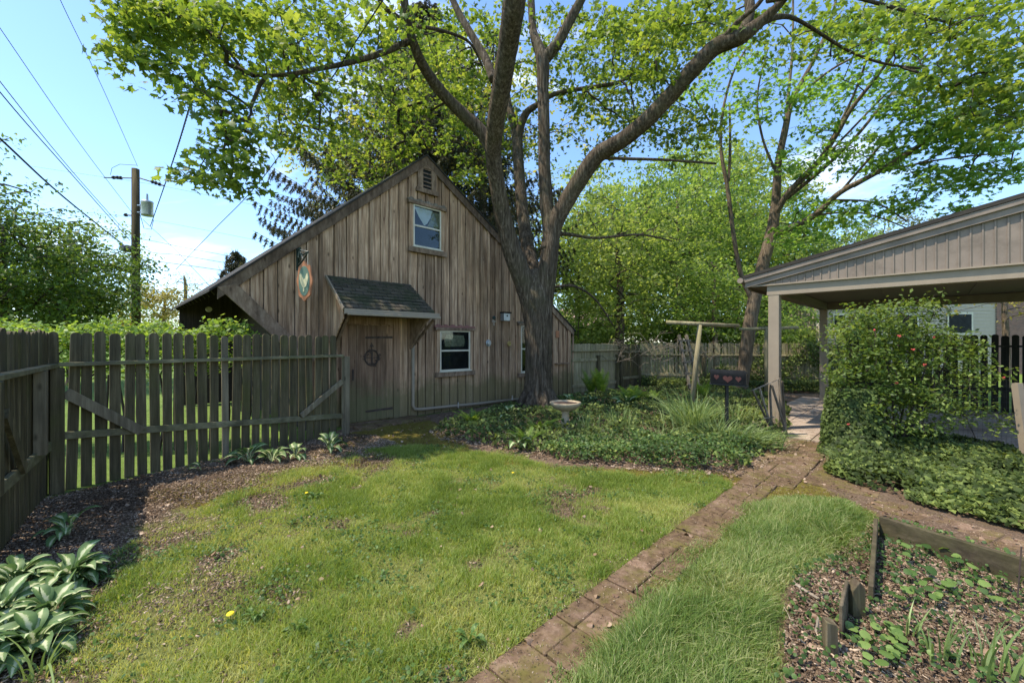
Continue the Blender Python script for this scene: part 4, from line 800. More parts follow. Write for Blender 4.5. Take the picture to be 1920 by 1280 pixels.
# ------------------------------------------------------------------ BACKGROUND TREES
def bgtree(name, label, px, d, top, rad, bottom, leaf, ns=130, per=60, lsize=.17, sr=.8, trunk_r=.16, bark='bark2', group=None, seed=0, squash=1.0, lean=0, cat='tree', tmpl=DIAM, flat=.35, twig=True):
    rng = np.random.default_rng(seed + 100); b = at(px, 640, d); b.z = 0; o = thing(name, b, label, cat, group)
    zt = H + (640 - top) / F * d; zb = H + (640 - bottom) / F * d; zc = (zt + zb) / 2; hz = (zt - zb) / 2
    v = rng.normal(size=(ns, 3)); v /= np.linalg.norm(v, axis=1, keepdims=True); rr = rng.random(ns) ** .45
    lump = 1 + .22 * np.sin(v[:, 0] * 5 + seed) * np.cos(v[:, 2] * 4 + seed * 2)
    cen = np.stack([b.x + lean + v[:, 0] * rad * rr * lump, b.y + v[:, 1] * rad * rr * squash * lump, zc + v[:, 2] * hz * rr * .93], 1)
    top_t = zb + (zt - zb) * .72; pts = [((b.x, b.y, -.1), trunk_r * 1.25), ((b.x + .05, b.y, 1), trunk_r), ((b.x + lean * .5 + random.uniform(-.15, .15), b.y, zb + hz * .5), trunk_r * .75), ((b.x + lean, b.y, top_t), trunk_r * .3)]
    P_, R_ = smooth_path(pts, 6); mb = MB(); mb.tube(P_, R_, 9, .08); mb.build('trunk', M[bark], o, smooth=True)
    sd_ = [tuple(p) for p in P_ if p.z > min(zb, 1.5) * .8]
    if twig: grow(sd_, cen, .010, trunk_r * .5, .05, 4).build('branches', M['twig'], o)
    V_, T_, tn = sprays(cen, rng, per=per, rad=sr, lsize=lsize, tmpl=tmpl, flat=flat, tilt=.8, droop=.3)
    mesh_np('crown', V_, T_, M[leaf], o, fattr={'tone': tn}); return o
G = 'trees beyond the back fence'
bgtree('garden_tree', 'yellow green tree with dark trunk behind the fence corner right of the barn', 1157, 16, 360, 3.0, 650, 'bgleaf2', 170, 56, .15, .75, .2, 'bark', G, 1)
bgtree('garden_tree', 'mid green feathery tree between the big maple and the slender tree', 1270, 20, 265, 4.2, 650, 'bgleaf', 300, 64, .19, .9, .18, 'bark2', G, 2)
bgtree('garden_tree', 'tall light green tree just left of the slender tree trunk', 1385, 24, 255, 4.2, 630, 'bgleaf2', 270, 64, .22, 1.0, .2, 'bark2', G, 3)
bgtree('garden_tree', 'low bright green tree over the fence behind the mailbox', 1340, 16.5, 470, 3.0, 650, 'bgleaf', 130, 60, .14, .65, .12, 'bark2', G, 4)
bgtree('garden_tree', 'dense green tree just behind the carport front post', 1500, 21, 380, 3.6, 650, 'bgleaf', 220, 60, .19, .9, .15, 'bark2', G, 5)
bgtree('pine_tree', 'pale grey green pine rising above the carport roof', 1655, 27, 395, 3.6, 560, 'pine', 120, 60, .2, .8, .2, 'bark2', None, 6)
bgtree('garden_tree', 'yellow green tree low above the carport roof edge', 1560, 30, 440, 4.5, 620, 'bgleaf2', 130, 60, .25, 1.1, .2, 'bark2', G, 7)
bgtree('garden_tree', 'distant green tree seen past the right side of the barn', 1085, 24, 300, 4.2, 650, 'bgleaf2', 240, 60, .21, 1.0, .2, 'bark2', G, 8)
bgtree('garden_tree', 'tall yellow leaved tree rising behind the barn ridge', 900, 17, 90, 4.2, 420, 'spring', 120, 45, .17, .75, .22, 'bark2', None, 9)
bgtree('garden_tree', 'yellow blossoming tree behind the left slope of the barn roof', 690, 16, 190, 3.4, 420, 'spring', 95, 42, .16, .7, .2, 'bark2', None, 10)
bgtree('garden_tree', 'far tree crown closing the view above the tan fence', 1210, 34, 380, 6.0, 640, 'bgleaf', 150, 60, .3, 1.4, .3, 'bark2', G, 11)
bgtree('garden_tree', 'far tree crown behind the dense tree by the carport', 1440, 36, 360, 6.5, 640, 'bgleaf', 150, 60, .32, 1.5, .3, 'bark2', G, 12)
bgtree('garden_tree', 'far tree beyond the white house', 1800, 40, 430, 8.0, 640, 'bgdark', 130, 60, .35, 1.6, .3, 'bark2', None, 13)
bgtree('magnolia_tree', 'small pale stemmed tree with sparse rusty leaves in front of the white house', 1885, 13, 470, 2.0, 600, 'autumn', 34, 22, .11, .5, .09, 'bark2', None, 14)
bgtree('garden_tree', 'broad green tree closing the gap above the clothes pole', 1310, 29, 250, 5.6, 600, 'bgleaf', 300, 75, .30, 1.2, .3, 'bark2', G, 15)
bgtree('garden_tree', 'rounded green tree between the far crown and the barn corner', 1150, 30, 330, 4.6, 630, 'bgleaf', 220, 70, .28, 1.1, .3, 'bark2', G, 16)
for k, (px, d, tp, lb) in enumerate([(1085, 17.5, 560, 'leafy shrub over the fence beside the barn corner'), (1215, 18, 545, 'leafy shrub over the fence left of the clothes pole'), (1300, 18.5, 550, 'leafy shrub over the fence right of the clothes pole'), (1420, 17, 560, 'leafy shrub over the fence behind the slender tree'), (1510, 16.5, 590, 'leafy shrub over the fence near the carport post')]):
    bgtree('garden_shrub', lb, px, d, tp, 1.9, 690, 'bgleaf' if k % 2 else 'bgleaf2', 80, 60, .13, .5, .06, 'bark2', 'shrubs beyond the back fence', 20 + k, cat='shrub')
rng = np.random.default_rng(401); n = 260; cen = np.stack([rng.uniform(1.5, 17, n), rng.uniform(19.5, 21.5, n), .4 + 2.1 * rng.random(n) ** .7], 1)
V_, T_, tn = sprays(cen, rng, per=80, rad=.7, lsize=.19, tmpl=DIAM, flat=.8, tilt=.8); o = mesh_np('hedgerow', V_, T_, M['bgleaf'], fattr={'tone': tn}); tag(o, 'long leafy hedgerow filling the view just above the back fence', 'hedge')
# left side
bgtree('dense_tree', 'dense dark green tree mass at the left edge beyond the fence', 10, 12, 350, 3.0, 640, 'bgdark', 260, 75, .13, .6, .2, 'bark', None, 31)
bgtree('dense_tree', 'dark green rounded tree just left of the utility pole', 135, 14.5, 445, 2.1, 640, 'bgdark', 170, 75, .13, .6, .15, 'bark', None, 32)
bgtree('sparse_tree', 'sparse tall tree with small leaves at the far left above the dense tree', -30, 11, 235, 1.6, 480, 'bgdark', 30, 34, .12, .42, .1, 'bark', None, 33)
bgtree('sparse_tree', 'light thin crowned tree above the dense trees left of the pole', 130, 20, 375, 3.0, 520, 'bgleaf2', 60, 34, .16, .7, .12, 'bark2', None, 34)
bgtree('far_tree', 'yellow green bushy tree between the utility pole and the barn eave', 310, 26, 515, 2.6, 640, 'autumn', 110, 60, .16, .65, .15, 'bark2', None, 35)
bgtree('far_tree', 'pale bare crowned tree far behind the utility pole', 345, 38, 500, 2.4, 560, 'autumn', 40, 16, .12, .6, .2, 'bark2', None, 36)
bgtree('far_tree', 'green far tree at the foot of the utility pole', 215, 30, 565, 3.6, 640, 'bgleaf', 100, 60, .2, .9, .15, 'bark2', None, 37)
# hedge of bright shrubs behind the picket fence
hg = thing('hedge', (-5.6, 5.5, 0), 'bright light green hedge standing behind the picket fence', 'hedge')
rng = np.random.default_rng(55); n = 330; tt = rng.random(n); hx = -8.4 + tt * 4.5; hy = 5.15 + tt * .68 + rng.uniform(-.25, .45, n); hz = 1.05 + rng.random(n) ** .5 * .68 + .08 * np.sin(tt * 21)
cen = np.stack([hx, hy, hz], 1); seeds = [(x_, 5.15 + (x_ + 8.4) / 4.75 * .68, z_) for x_ in np.linspace(-8.3, -3.8, 22) for z_ in (0, .4, .8, 1.0)]
mb = grow(seeds, cen, .004, .02, .05, 4)
for x_ in np.linspace(-8.3, -3.8, 22): mb.tube([(x_, 5.15 + (x_ + 8.4) / 4.75 * .68, -.05), (x_ + random.uniform(-.1, .1), 5.2 + (x_ + 8.4) / 4.75 * .68, .5), (x_ + random.uniform(-.1, .1), 5.15 + (x_ + 8.4) / 4.75 * .68, 1.05)], [.02, .017, .012], 5)
mb.build('stems', M['twig'], hg)
V_, T_, tn = sprays(cen, rng, per=42, rad=.19, lsize=.07, tmpl=DIAM, tilt=.6, flat=.5); mesh_np('foliage', V_, T_, M['hedge'], hg, fattr={'tone': tn})
# ------------------------------------------------------------------ SPRUCES
def spruce(label, px, d, zt, maxlen, seed, step=.42, z0=1.2, low=.35, tw=14, nd=.5, slim=1.0, nl=.10, nw_=.016):
    rng = np.random.default_rng(seed); b = at(px, 640, d); b.z = 0; o = thing('spruce_tree', b, label, 'tree')
    mb = MB(); mb.tube([(b.x, b.y, -.1), (b.x, b.y, zt * .5), (b.x, b.y, zt)], [.02 * zt + .03, .012 * zt + .02, .01], 8); mb.build('trunk', M['bark'], o, smooth=True)
    bm = MB(); nv = []; z_ = z0
    while z_ < zt - .1:
        f_ = (zt - z_) / (zt - z0); ln = maxlen * (f_ ** .8) * random.uniform(.75, 1.1) + .12; nb = 9
        for k in range(nb):
            a_ = random.uniform(0, 6.283); dx, dy = math.cos(a_), math.sin(a_)
            pts = [np.array([b.x + dx * ln * q_, b.y + dy * ln * q_, z_ + random.uniform(0, .25) - .35 * ln * q_ * (1 - q_) - low * ln * .25 * q_ + .10 * ln * q_ ** 2]) for q_ in np.linspace(0, 1, 6)]
            bm.tube(pts, [.014 * ln ** .5 + .01, .02 * ln ** .5, .014, .01, .008, .005], 4)
            for q_ in np.arange(.18, 1.0, 1 / (tw * max(.4, ln / 4))):
                i = min(4, int(q_ * 5)); fr_ = q_ * 5 - i; p = pts[i] * (1 - fr_) + pts[i + 1] * fr_
                for sgn in (-1, 1):
                    tl = nd * random.uniform(.5, 1.2) * (1 - .4 * q_) * slim; e_ = p + np.array([-dy * sgn * tl * .45 + dx * .2 * tl, dx * sgn * tl * .45 + dy * .2 * tl, -tl * .8]); nv.append((p, e_))
        z_ += step
    bm.build('branches', M['twig'], o)
    P0 = np.array([a_ for a_, b_ in nv]); P1 = np.array([b_ for a_, b_ in nv]); k = 30; q_ = rng.random((len(P0), k, 1)); base = P0[:, None] * (1 - q_) + P1[:, None] * q_
    dr = (P1 - P0); dr /= np.linalg.norm(dr, axis=1, keepdims=True); r_ = rng.normal(size=(len(P0), k, 3)); r_ /= np.linalg.norm(r_, axis=2, keepdims=True)
    tip = base + (dr[:, None] * .6 + r_) * nl; sd_ = np.cross(tip - base, rng.normal(size=base.shape)); sd_ /= np.linalg.norm(sd_, axis=2, keepdims=True) + 1e-9
    V_ = np.stack([base + sd_ * nw_, base - sd_ * nw_, tip], 2).reshape(-1, 3); n_ = len(V_) // 3; mesh_np('crown', V_, np.arange(n_ * 3).reshape(-1, 3), M['spruce'], o, fattr={'tone': np.repeat(rng.random(len(P0)), k)})
spruce('tall dark spruce with drooping boughs behind the barn roof', 800, 16.5, 15, 6.8, 5, step=.30, z0=3.6, tw=26)
spruce('second dark spruce behind the big maple stems', 925, 19, 16, 4.0, 6, step=.6, z0=4, tw=8)
spruce('small blue green spruce tip beyond the left barn roof edge', 442, 17, 5.3, 1.5, 8, step=.2, z0=1.4, low=-.5, tw=9, nd=.22, nl=.09, nw_=.012)
# ------------------------------------------------------------------ UTILITY POLE AND WIRES
PD = 18.0; pb = at(256, 640, PD); pb.z = 0; up = thing('utility_pole', pb, 'tall brown wooden utility pole with a grey transformer', 'utility pole')
pt = at(254, 317, PD); mb = MB(); mb.tube([(pb.x, pb.y, 0), (pb.x - .03, pb.y, 5), tuple(pt)], [.17, .155, .14], 12, .03); mb.build('pole', M['pole'], up, smooth=True)
def arm(pts, r_, nm='arm'): 
    m_ = MB(); m_.tube([at(a_, b_, PD - .1) for a_, b_ in pts], r_, 6); return m_.build(nm, M['wire'], up)
arm([(195, 333), (247, 334)], .025); arm([(262, 334), (307, 348)], .03); arm([(232, 403), (248, 404)], .03)
for a_, b_ in ((213, 333), (220, 333), (226, 333.5), (286, 341), (292, 343), (299, 345.5), (236, 403)):
    m_ = MB(); c0 = at(a_, b_, PD - .1); m_.tube([c0 - Vector((.03, 0, 0)), c0 + Vector((.03, 0, 0))], .075, 10); m_.build('insulator', M['black'], up)
tr_ = MB(); c0 = at(276, 405, PD - .1); hh = .68; tr_.lathe(c0 - Vector((0, 0, .0)), [(0, -.0), (.20, 0), (.215, .05), (.215, hh - .12), (.23, hh - .1), (.21, hh - .04), (.05, hh)], 18); tr_ = tr_.build('transformer', M['metal'], up, smooth=True)
m_ = MB(); m_.tube([c0 + Vector((0, 0, hh)), c0 + Vector((.0, 0, hh + .28))], [.05, .035], 8); m_.build('bushing', M['metal'], tr_)
m_ = MB(); m_.beam(at(258, 385, PD - .1), at(270, 385, PD - .1), .06, .04); m_.beam(at(258, 398, PD - .1), at(270, 398, PD - .1), .06, .04); m_.build('mount', M['metal'], tr_)
m_ = MB(); m_.post(*at(244.5, 500, PD - .2).xy, at(0, 508, PD).z, at(0, 484, PD).z, .12); m_.build('meter_box', M['metal'], up)
m_ = MB(); c0 = at(238, 466, PD - .3); m_.tube([c0 - Vector((.2, 0, -.08)), c0, c0 + Vector((.22, 0, -.08))], [.08, .17, .1], 10); m_.build('splice_box', M['black'], up)
m_ = MB(); m_.tube([at(x_, y_, PD - .1) for x_, y_ in ((207, 328), (210, 315), (225, 308), (256, 310))], .012, 4); m_.tube([at(x_, y_, PD - .15) for x_, y_ in ((264, 380), (262, 400), (270, 428), (284, 430), (288, 412))], .014, 4); m_.build('jumper_wire', M['wire'], up)
def wire(label, pts, r_, twist=False):
    m_ = MB(); P_ = [at(*p) for p in pts]
    Pn, _ = smooth_path([(p, r_) for p in P_], 12)
    if twist:
        for ph in (0, 2.1, 4.2):
            LL = 0; Q = []
            for i in range(len(Pn) - 1):
                for k in range(6):
                    p = Pn[i].lerp(Pn[i + 1], k / 6); LL += (Pn[i + 1] - Pn[i]).length / 6; an = LL * 9 + ph; Q.append(p + Vector((math.cos(an) * r_ * .8, 0, math.sin(an) * r_ * .8)))
            m_.tube(Q, r_ * .6, 4)
    else: m_.tube(Pn, r_, 5)
    tag(m_.build('power_line', M['wire']), label, 'power line', 'overhead wires')
wire('thin overhead wire, lower of the two crossing the open sky to the pole', [(-180, -215, 8), (0, 53, 9.5), (150, 270, 13), (247, 398, 18)], .008)
wire('thin overhead wire entering at the top left and ending at the pole top', [(50, -150, 9), (113, 0, 10), (190, 160, 13), (258, 312, 18)], .008)
wire('upper wire of the close pair at the left edge', [(-180, -85, 8), (0, 153, 9.5), (130, 315, 13), (245, 445, 18)], .010)
wire('lower wire of the close pair at the left edge', [(-180, -60, 8), (0, 173, 9.5), (130, 322, 13), (243, 450, 18)], .013)
wire('thick low black cable running from the left edge to the splice box', [(-180, 95, 8), (0, 260, 9.5), (120, 370, 13), (235, 462, 18)], .024)
wire('twisted service cable hanging down from the maple leaves to the pole', [(450, -110, 5), (418, 0, 5.6), (362, 180, 8), (325, 300, 11.5), (282, 424, 17.7)], .016, True)
wire('black wire rising from behind the barn eave up through the maple leaves', [(745, -60, 5), (715, 5, 5.5), (497, 328, 9), (400, 432, 12), (330, 505, 16)], .009)
wire('wire falling from the transformer to the barn eave', [(268, 412, 18), (330, 470, 17), (392, 535, 16)], .010)
wire('level line leaving the pole right below the transformer', [(-60, 420, 22), (120, 432, 20), (256, 447, 18), (340, 463, 17.2), (440, 482, 16.5)], .010)
wire('sagging line leaving the pole above the lowest one', [(262, 458, 18), (285, 473, 17.8), (335, 478, 17.5), (430, 494, 17)], .012)
wire('lowest line leaving the pole towards the barn roof', [(-60, 465, 20), (130, 480, 19), (256, 486, 18), (340, 496, 17.3), (425, 508, 16.6)], .013)
wire('faint distant line crossing behind the pole top', [(60, 312, 30), (200, 333, 30), (310, 350, 31), (480, 385, 32)], .010)
wire('faint distant line crossing at the transformer height', [(160, 398, 30), (280, 412, 30), (480, 450, 31)], .010)
# ------------------------------------------------------------------ HOUSES
hs = thing('white_house', at(1700, 640, 19).xy.to_3d(), 'white sided house with a brick end seen beneath the carport roof', 'house')
def HP(px, z_, dd_=0): p = at(px, 640, 19 + dd_); return Vector((p.x, p.y, z_))
mb = MB(); mb.prism([HP(1530, 0), HP(1868, 0), HP(1868, 4.6), HP(1530, 4.6)], (0, 5, 0))
k = .2
while k < 4.6: mb.prism([HP(1530, k) - Vector((0, .02, 0)), HP(1868, k) - Vector((0, .02, 0)), HP(1868, k + .02) - Vector((0, .02, 0)), HP(1530, k + .02) - Vector((0, .02, 0))], (0, .018, 0)); k += .16
mb.build('wall', M['white'], hs)
mb = MB(); mb.prism([HP(1869, 0, -.05), HP(2050, 0, -.05), HP(2050, 4.6, -.05), HP(1869, 4.6, -.05)], (0, 5, 0)); mb.build('brick_wall', M['brick'], hs)
mb = MB(); mb.prism([HP(1520, 4.6, -.5), HP(2060, 4.6, -.5), HP(2060, 6.0, 3), HP(1520, 6.0, 3)], (0, 0, .15)); mb.build('roof', M['roofgrey'], hs)
for a_, b_, c_, e in ((1780, 1822, 1.9, 2.75), (1690, 1720, 1.2, 2.7), (1610, 1645, 1.2, 2.7), (1565, 1585, 1.2, 2.7)):
    m_ = MB(); m_.prism([HP(a_ - 3, c_ - .1, -.08), HP(b_ + 3, c_ - .1, -.08), HP(b_ + 3, e + .1, -.08), HP(a_ - 3, e + .1, -.08)], (0, .03, 0)); w_ = m_.build('window', M['paint'], hs)
    m_ = MB(); m_.prism([HP(a_, c_, -.09), HP(b_, c_, -.09), HP(b_, e, -.09), HP(a_, e, -.09)], (0, .008, 0)); m_.build('pane', M['dark'], w_)
hs2 = thing('distant_house', at(1110, 640, 33).xy.to_3d(), 'distant house with a faded pink roof glimpsed through the tree behind the fence', 'house')
def HQ(px, z_, dd_=0): p = at(px, 640, 33 + dd_); return Vector((p.x, p.y, z_))
mb = MB(); mb.prism([HQ(1050, 0), HQ(1170, 0), HQ(1170, 2.5), HQ(1050, 2.5)], (0, 5, 0)); mb.build('wall', M['white'], hs2)
mb = MB(); mb.prism([HQ(1045, 2.5, -.4), HQ(1175, 2.5, -.4), HQ(1170, 4.2, 2.5), HQ(1050, 4.2, 2.5)], (0, 0, .12)); mb.build('roof', M['pinkroof'], hs2)
gp_ = thing('white_gate_post', at(1537, 640, 15).xy.to_3d(), 'white capped post with lattice beyond the vine covered fence', 'gate post')
c0 = at(1537, 640, 15); mb = MB(); mb.post(c0.x, c0.y, 0, 2.05, .16); mb.build('post', M['white'], gp_)
mb = MB(); mb.lathe((c0.x, c0.y, 2.05), [(.13, 0), (.13, .05), (.06, .12), (0, .24)], 4); mb.build('cap', M['white'], gp_)
mb = MB()
for k in range(7): mb.beam((c0.x + .1, c0.y, 1.4 + k * .09), (c0.x + .55, c0.y, 1.4 + k * .09), .02, .035)
mb.post(c0.x + .55, c0.y, 0, 2.0, .06); mb.build('lattice', M['white'], gp_)
# ------------------------------------------------------------------ GARDEN OBJECTS
bb = gnd(1060, 806); bt = thing('birdbath', bb, 'tan cast stone birdbath standing in the ivy beside the big maple', 'birdbath')
mb = MB(); mb.lathe(bb, [(0, 0), (.135, 0), (.135, .03), (.10, .06), (.075, .14), (.060, .24), (.062, .30), (.085, .345)], 24); mb.build('pedestal', M['stone'], bt, smooth=True)
mb = MB(); mb.lathe(bb, [(.06, .33), (.12, .34), (.20, .375), (.245, .42), (.265, .455), (.262, .475), (.245, .478), (.235, .462), (.20, .435), (.1, .42), (0, .415)], 32); mb.build('basin', M['stone'], bt, smooth=True)
mb = MB(); mb.lathe(bb, [(.222, .452), (.12, .448), (0, .446)], 28); mb.build('soil', M['soilin'], bt)
# mailbox
MD = 6.3; mbx = thing('mailbox', at(1362, 640, MD).xy.to_3d(), 'black mailbox painted with red hearts on a black post', 'mailbox')
ml = at(1332, 715, MD + .05); mr = at(1394, 722, MD - .12); ax = (mr - ml); ax.z = 0; L_ = ax.length; ax.normalize(); sdv = Vector((-ax.y, ax.x, 0)) * -1
if sdv.y > 0: sdv = -sdv                                   # towards the viewer
zb_ = .865; w_ = .165; hS = .13
def prof(rx=w_ / 2, e=0): return [(-rx, 0), (rx, 0), (rx, hS)] + [(rx * math.cos(a_), hS + rx * math.sin(a_)) for a_ in np.linspace(0, math.pi, 11)[1:-1]] + [(-rx, hS)]
tilt = -.035
def MP(l, q_, z_): return Vector((ml.x, ml.y, zb_ - 0.0)) + ax * l + sdv * q_ + Vector((0, 0, z_ + tilt * l))
mb = MB(); mb.prism([MP(0, a_, b_) for a_, b_ in prof()], MP(L_, 0, 0) - MP(0, 0, 0)); mb.build('body', M['mailbox'], mbx, bevel=.004)
mb = MB(); mb.prism([MP(L_ + .002, a_ * 1.06, b_ * 1.03 - .004) for a_, b_ in prof()], MP(.022, 0, 0) - MP(0, 0, 0)); dr_ = mb.build('door', M['mailbox'], mbx, bevel=.003)
mb = MB(); mb.beam(MP(L_ + .03, 0, .17), MP(L_ + .05, 0, .19), .03, .015); mb.build('handle', M['black'], dr_)
mb = MB(); mb.beam(MP(-.01, 0, -.012), MP(L_ + .06, 0, -.012), .15, .018); mb.build('base', M['black'], mbx)
pc = MP(L_ * .50, 0, 0); mb = MB(); mb.post(pc.x, pc.y, 0, pc.z - .02, .04); mb.build('post', M['black'], mbx)
for k, (lc, zc_, sw, sh_) in enumerate(((.09, .105, .038, .052), (.265, .085, .07, .07), (.43, .09, .042, .055))):
    hp = []
    for a_ in np.linspace(0, 2 * math.pi, 26)[:-1]:
        hx_ = 16 * math.sin(a_) ** 3 / 17; hy_ = (13 * math.cos(a_) - 5 * math.cos(2 * a_) - 2 * math.cos(3 * a_) - math.cos(4 * a_)) / 17; hp.append(MP(lc * L_ / .52 + hx_ * sw, w_ / 2 + .001, zc_ + hy_ * sh_ * .9 - .005))
    mb = MB(); mb.prism(hp, sdv * .002); mb.build('heart', M['heart'], mbx)
# clothes poles
for lb, bar, post, d in (('worn wooden T shaped clothes pole left of the mailbox', ((1250, 604), (1385, 611)), ((1312, 609), (1297, 760)), 9.2), ('worn wooden T shaped clothes pole beyond the carport post', ((1387, 617), (1496, 614)), ((1437, 617), (1437, 736)), 11.6)):
    a_ = at(*post[1], d); o = thing('clothes_pole', (a_.x, a_.y, 0), lb, 'clothes pole', 'clothesline poles')
    mb = MB(); mb.tube([(a_.x, a_.y, -.02), at(*post[0], d)], [.058, .05], 10, .03); mb.build('post', M['backfence'], o, smooth=True)
    mb = MB(); mb.tube([at(*bar[0], d - .03), at(*bar[1], d + .05)], .045, 10, .03); mb.build('crossbar', M['backfence'], o, smooth=True)
    for q_ in (.06, .3, .66, .95):
        p = at(*bar[0], d).lerp(at(*bar[1], d), q_); mb = MB(); mb.tube([p, p + Vector((0, 0, -.16)), p + Vector((.03, 0, -.19)), p + Vector((.04, 0, -.15))], .006, 4); mb.build('hook', M['wire'], o)
# ladder
LDp = 12.0; b0 = at(1297, 722, LDp); ld_ = thing('old_ladder', (b0.x, b0.y, 0), 'short weathered wooden ladder leaning on the fence left of the clothes pole', 'ladder')
for da in (-.10, .12):
    mb = MB(); mb.beam(at(1303, 735, LDp - .4) + Vector((da * 1.2, 0, 0)), at(1279, 628, LDp + .3) + Vector((da, 0, 0)), .06, .09); mb.build('rail', M['greywood'], ld_)
for q_ in (.12, .32, .52, .72, .9):
    p = at(1303, 735, LDp - .4).lerp(at(1279, 628, LDp + .3), q_); mb = MB(); mb.beam(p - Vector((.19, .03, 0)), p + Vector((.2, -.03, 0)), .08, .05); mb.build('rung', M['greywood'], ld_)
# fan trellis
TD = 6.5; tr2 = thing('broken_trellis', at(1468, 640, TD).xy.to_3d(), 'broken fan shaped wooden trellis leaning by the carport post', 'trellis')
for a_, b_, nm in (((1408, 733), (1463, 709), 'top_bar'), ((1411, 731), (1455, 822), 'slat'), ((1424, 727), (1450, 815), 'slat'), ((1443, 720), (1447, 800), 'slat'), ((1447, 722), (1480, 828), 'slat'), ((1461, 712), (1473, 826), 'slat'), ((1466, 714), (1474, 822), 'slat'), ((1432, 784), (1450, 782), 'cross_bar')):
    mb = MB(); mb.tone = random.random(); mb.beam(at(*a_, TD + random.uniform(-.05, .05)), at(*b_, TD + random.uniform(-.05, .05)), .018, .038, (0, -1, 0.2)); mb.build(nm, M['greywood'], tr2)
# bed edging boards and stakes
def bd(label, p0, p1, w_, h_, name='edging_board', up=(0, 0, 1), cat='board', mat='plank', group=None):
    mb = MB(); mb.tone = random.random(); mb.beam(p0, p1, w_, h_, up); return tag(mb.build(name, M[mat], bevel=.004), label, cat, group)
a_ = gnd(1650, 968, .16); b_ = gnd(1930, 1052, .16); v_ = (b_ - a_).normalized()
bd('long mossy edging board along the far side of the planting bed', (a_.x, a_.y, .08), (b_.x + v_.x * .6, b_.y + v_.y * .6, .08), .035, .17)
c_ = gnd(1633, 1100, .10)
bd('mossy edging board on edge at the left end of the planting bed', (a_.x - .03, a_.y, .08), (c_.x, c_.y, .04), .025, .14)
s1 = gnd(1607, 1155); mb = MB(); mb.tone = .4; mb.prism([(s1.x - .035, s1.y - .02, -.03), (s1.x + .035, s1.y - .02, -.03), (s1.x + .03, s1.y - .02, .16), (s1.x, s1.y - .02, .20), (s1.x - .04, s1.y - .02, .15)], (.0, .05, 0)); tag(mb.build('wooden_stake', M['stake'], bevel=.003), 'short broken topped stake behind the upright splintered plank', 'stake')
s1 = gnd(1556, 1225); mb = MB(); mb.tone = .6; mb.prism([(s1.x - .03, s1.y - .02, -.03), (s1.x + .03, s1.y - .02, -.03), (s1.x + .022, s1.y - .02, .15), (s1.x - .03, s1.y - .02, .165)], (.012, .05, 0)); tag(mb.build('wooden_stake', M['stake'], bevel=.003), 'short square mossy stake nearest the viewer at the bed corner', 'stake')
s1 = gnd(1577, 1200); s2 = gnd(1588, 1150); bd('splintered upright plank between the two short stakes', (s1.x, s1.y, .08), (s2.x, s2.y, .09), .016, .20, 'broken_plank', cat='plank')
s1 = gnd(1534, 1190); mb = MB(); mb.tone = 1; mb.prism([(s1.x - .012, s1.y, -.01), (s1.x + .012, s1.y, -.01), (s1.x + .004, s1.y, .09)], (0, .012, 0)); tag(mb.build('wood_splinter', M['greywood']), 'small pointed wood splinter standing left of the nearest stake', 'splinter')
bd('pale stick lying on the mulch left of the stakes', gnd(1492, 1095, .02), gnd(1535, 1122, .02), .018, .012, 'stick', cat='stick', mat='greywood')
bd('thin stick lying behind the splintered plank', gnd(1535, 1108, .02), gnd(1580, 1114, .03), .01, .01, 'stick', cat='stick', mat='greywood')
bd('thin stick pointing from the splintered plank into the bed', gnd(1612, 1116, .02), gnd(1672, 1110, .03), .009, .009, 'stick', cat='stick', mat='greywood')
bd('tan wood scrap lying in the middle of the planting bed', gnd(1742, 1078, .03), gnd(1768, 1096, .03), .04, .012, 'wood_scrap', cat='wood scrap', mat='greywood')
bd('second tan wood scrap lying right of the first in the bed', gnd(1765, 1090, .03), gnd(1790, 1106, .03), .04, .012, 'wood_scrap', cat='wood scrap', mat='greywood')
rd = MB(); rd.tube([gnd(1907, 1132), gnd(1907, 1132) + Vector((.05, 0.02, .32))], .004, 6); tag(rd.build('metal_rod', M['rust']), 'thin metal rod standing in the bed at the right edge', 'rod')
# wire panel and leaning post
wf = thing('wire_panel', at(1870, 640, 5.0).xy.to_3d(), 'wire mesh panel with a leaning wooden post in front of the carport', 'wire panel')
mb = MB(); mb.beam(at(1925, 860, 5.0), at(1907, 718, 5.05), .07, .07, (0, 1, 0)); mb.build('post', M['tintpost'], wf)
mb = MB()
for k in range(18): x_ = 1752 + k * 9; mb.beam(at(x_, 850, 5.2), at(x_, 712, 5.2), .0014, .0014, (0, 1, 0))
for k in range(14): y_ = 712 + k * 10.5; mb.beam(at(1750, y_, 5.2), at(1908, y_, 5.2), .0014, .0014)
mb.build('mesh', M['wire'], wf)
hk = thing('garden_hook', gnd(1583, 782), 'thin pale metal hook standing at the patio edge left of the shrub', 'hook'); mb = MB(); g_ = gnd(1592, 785); mb.tube([g_, at(1582, 745, g_.y), at(1578, 735, g_.y), at(1570, 735, g_.y), at(1566, 742, g_.y)], .01, 6); mb.build('rod', M['white'], hk)
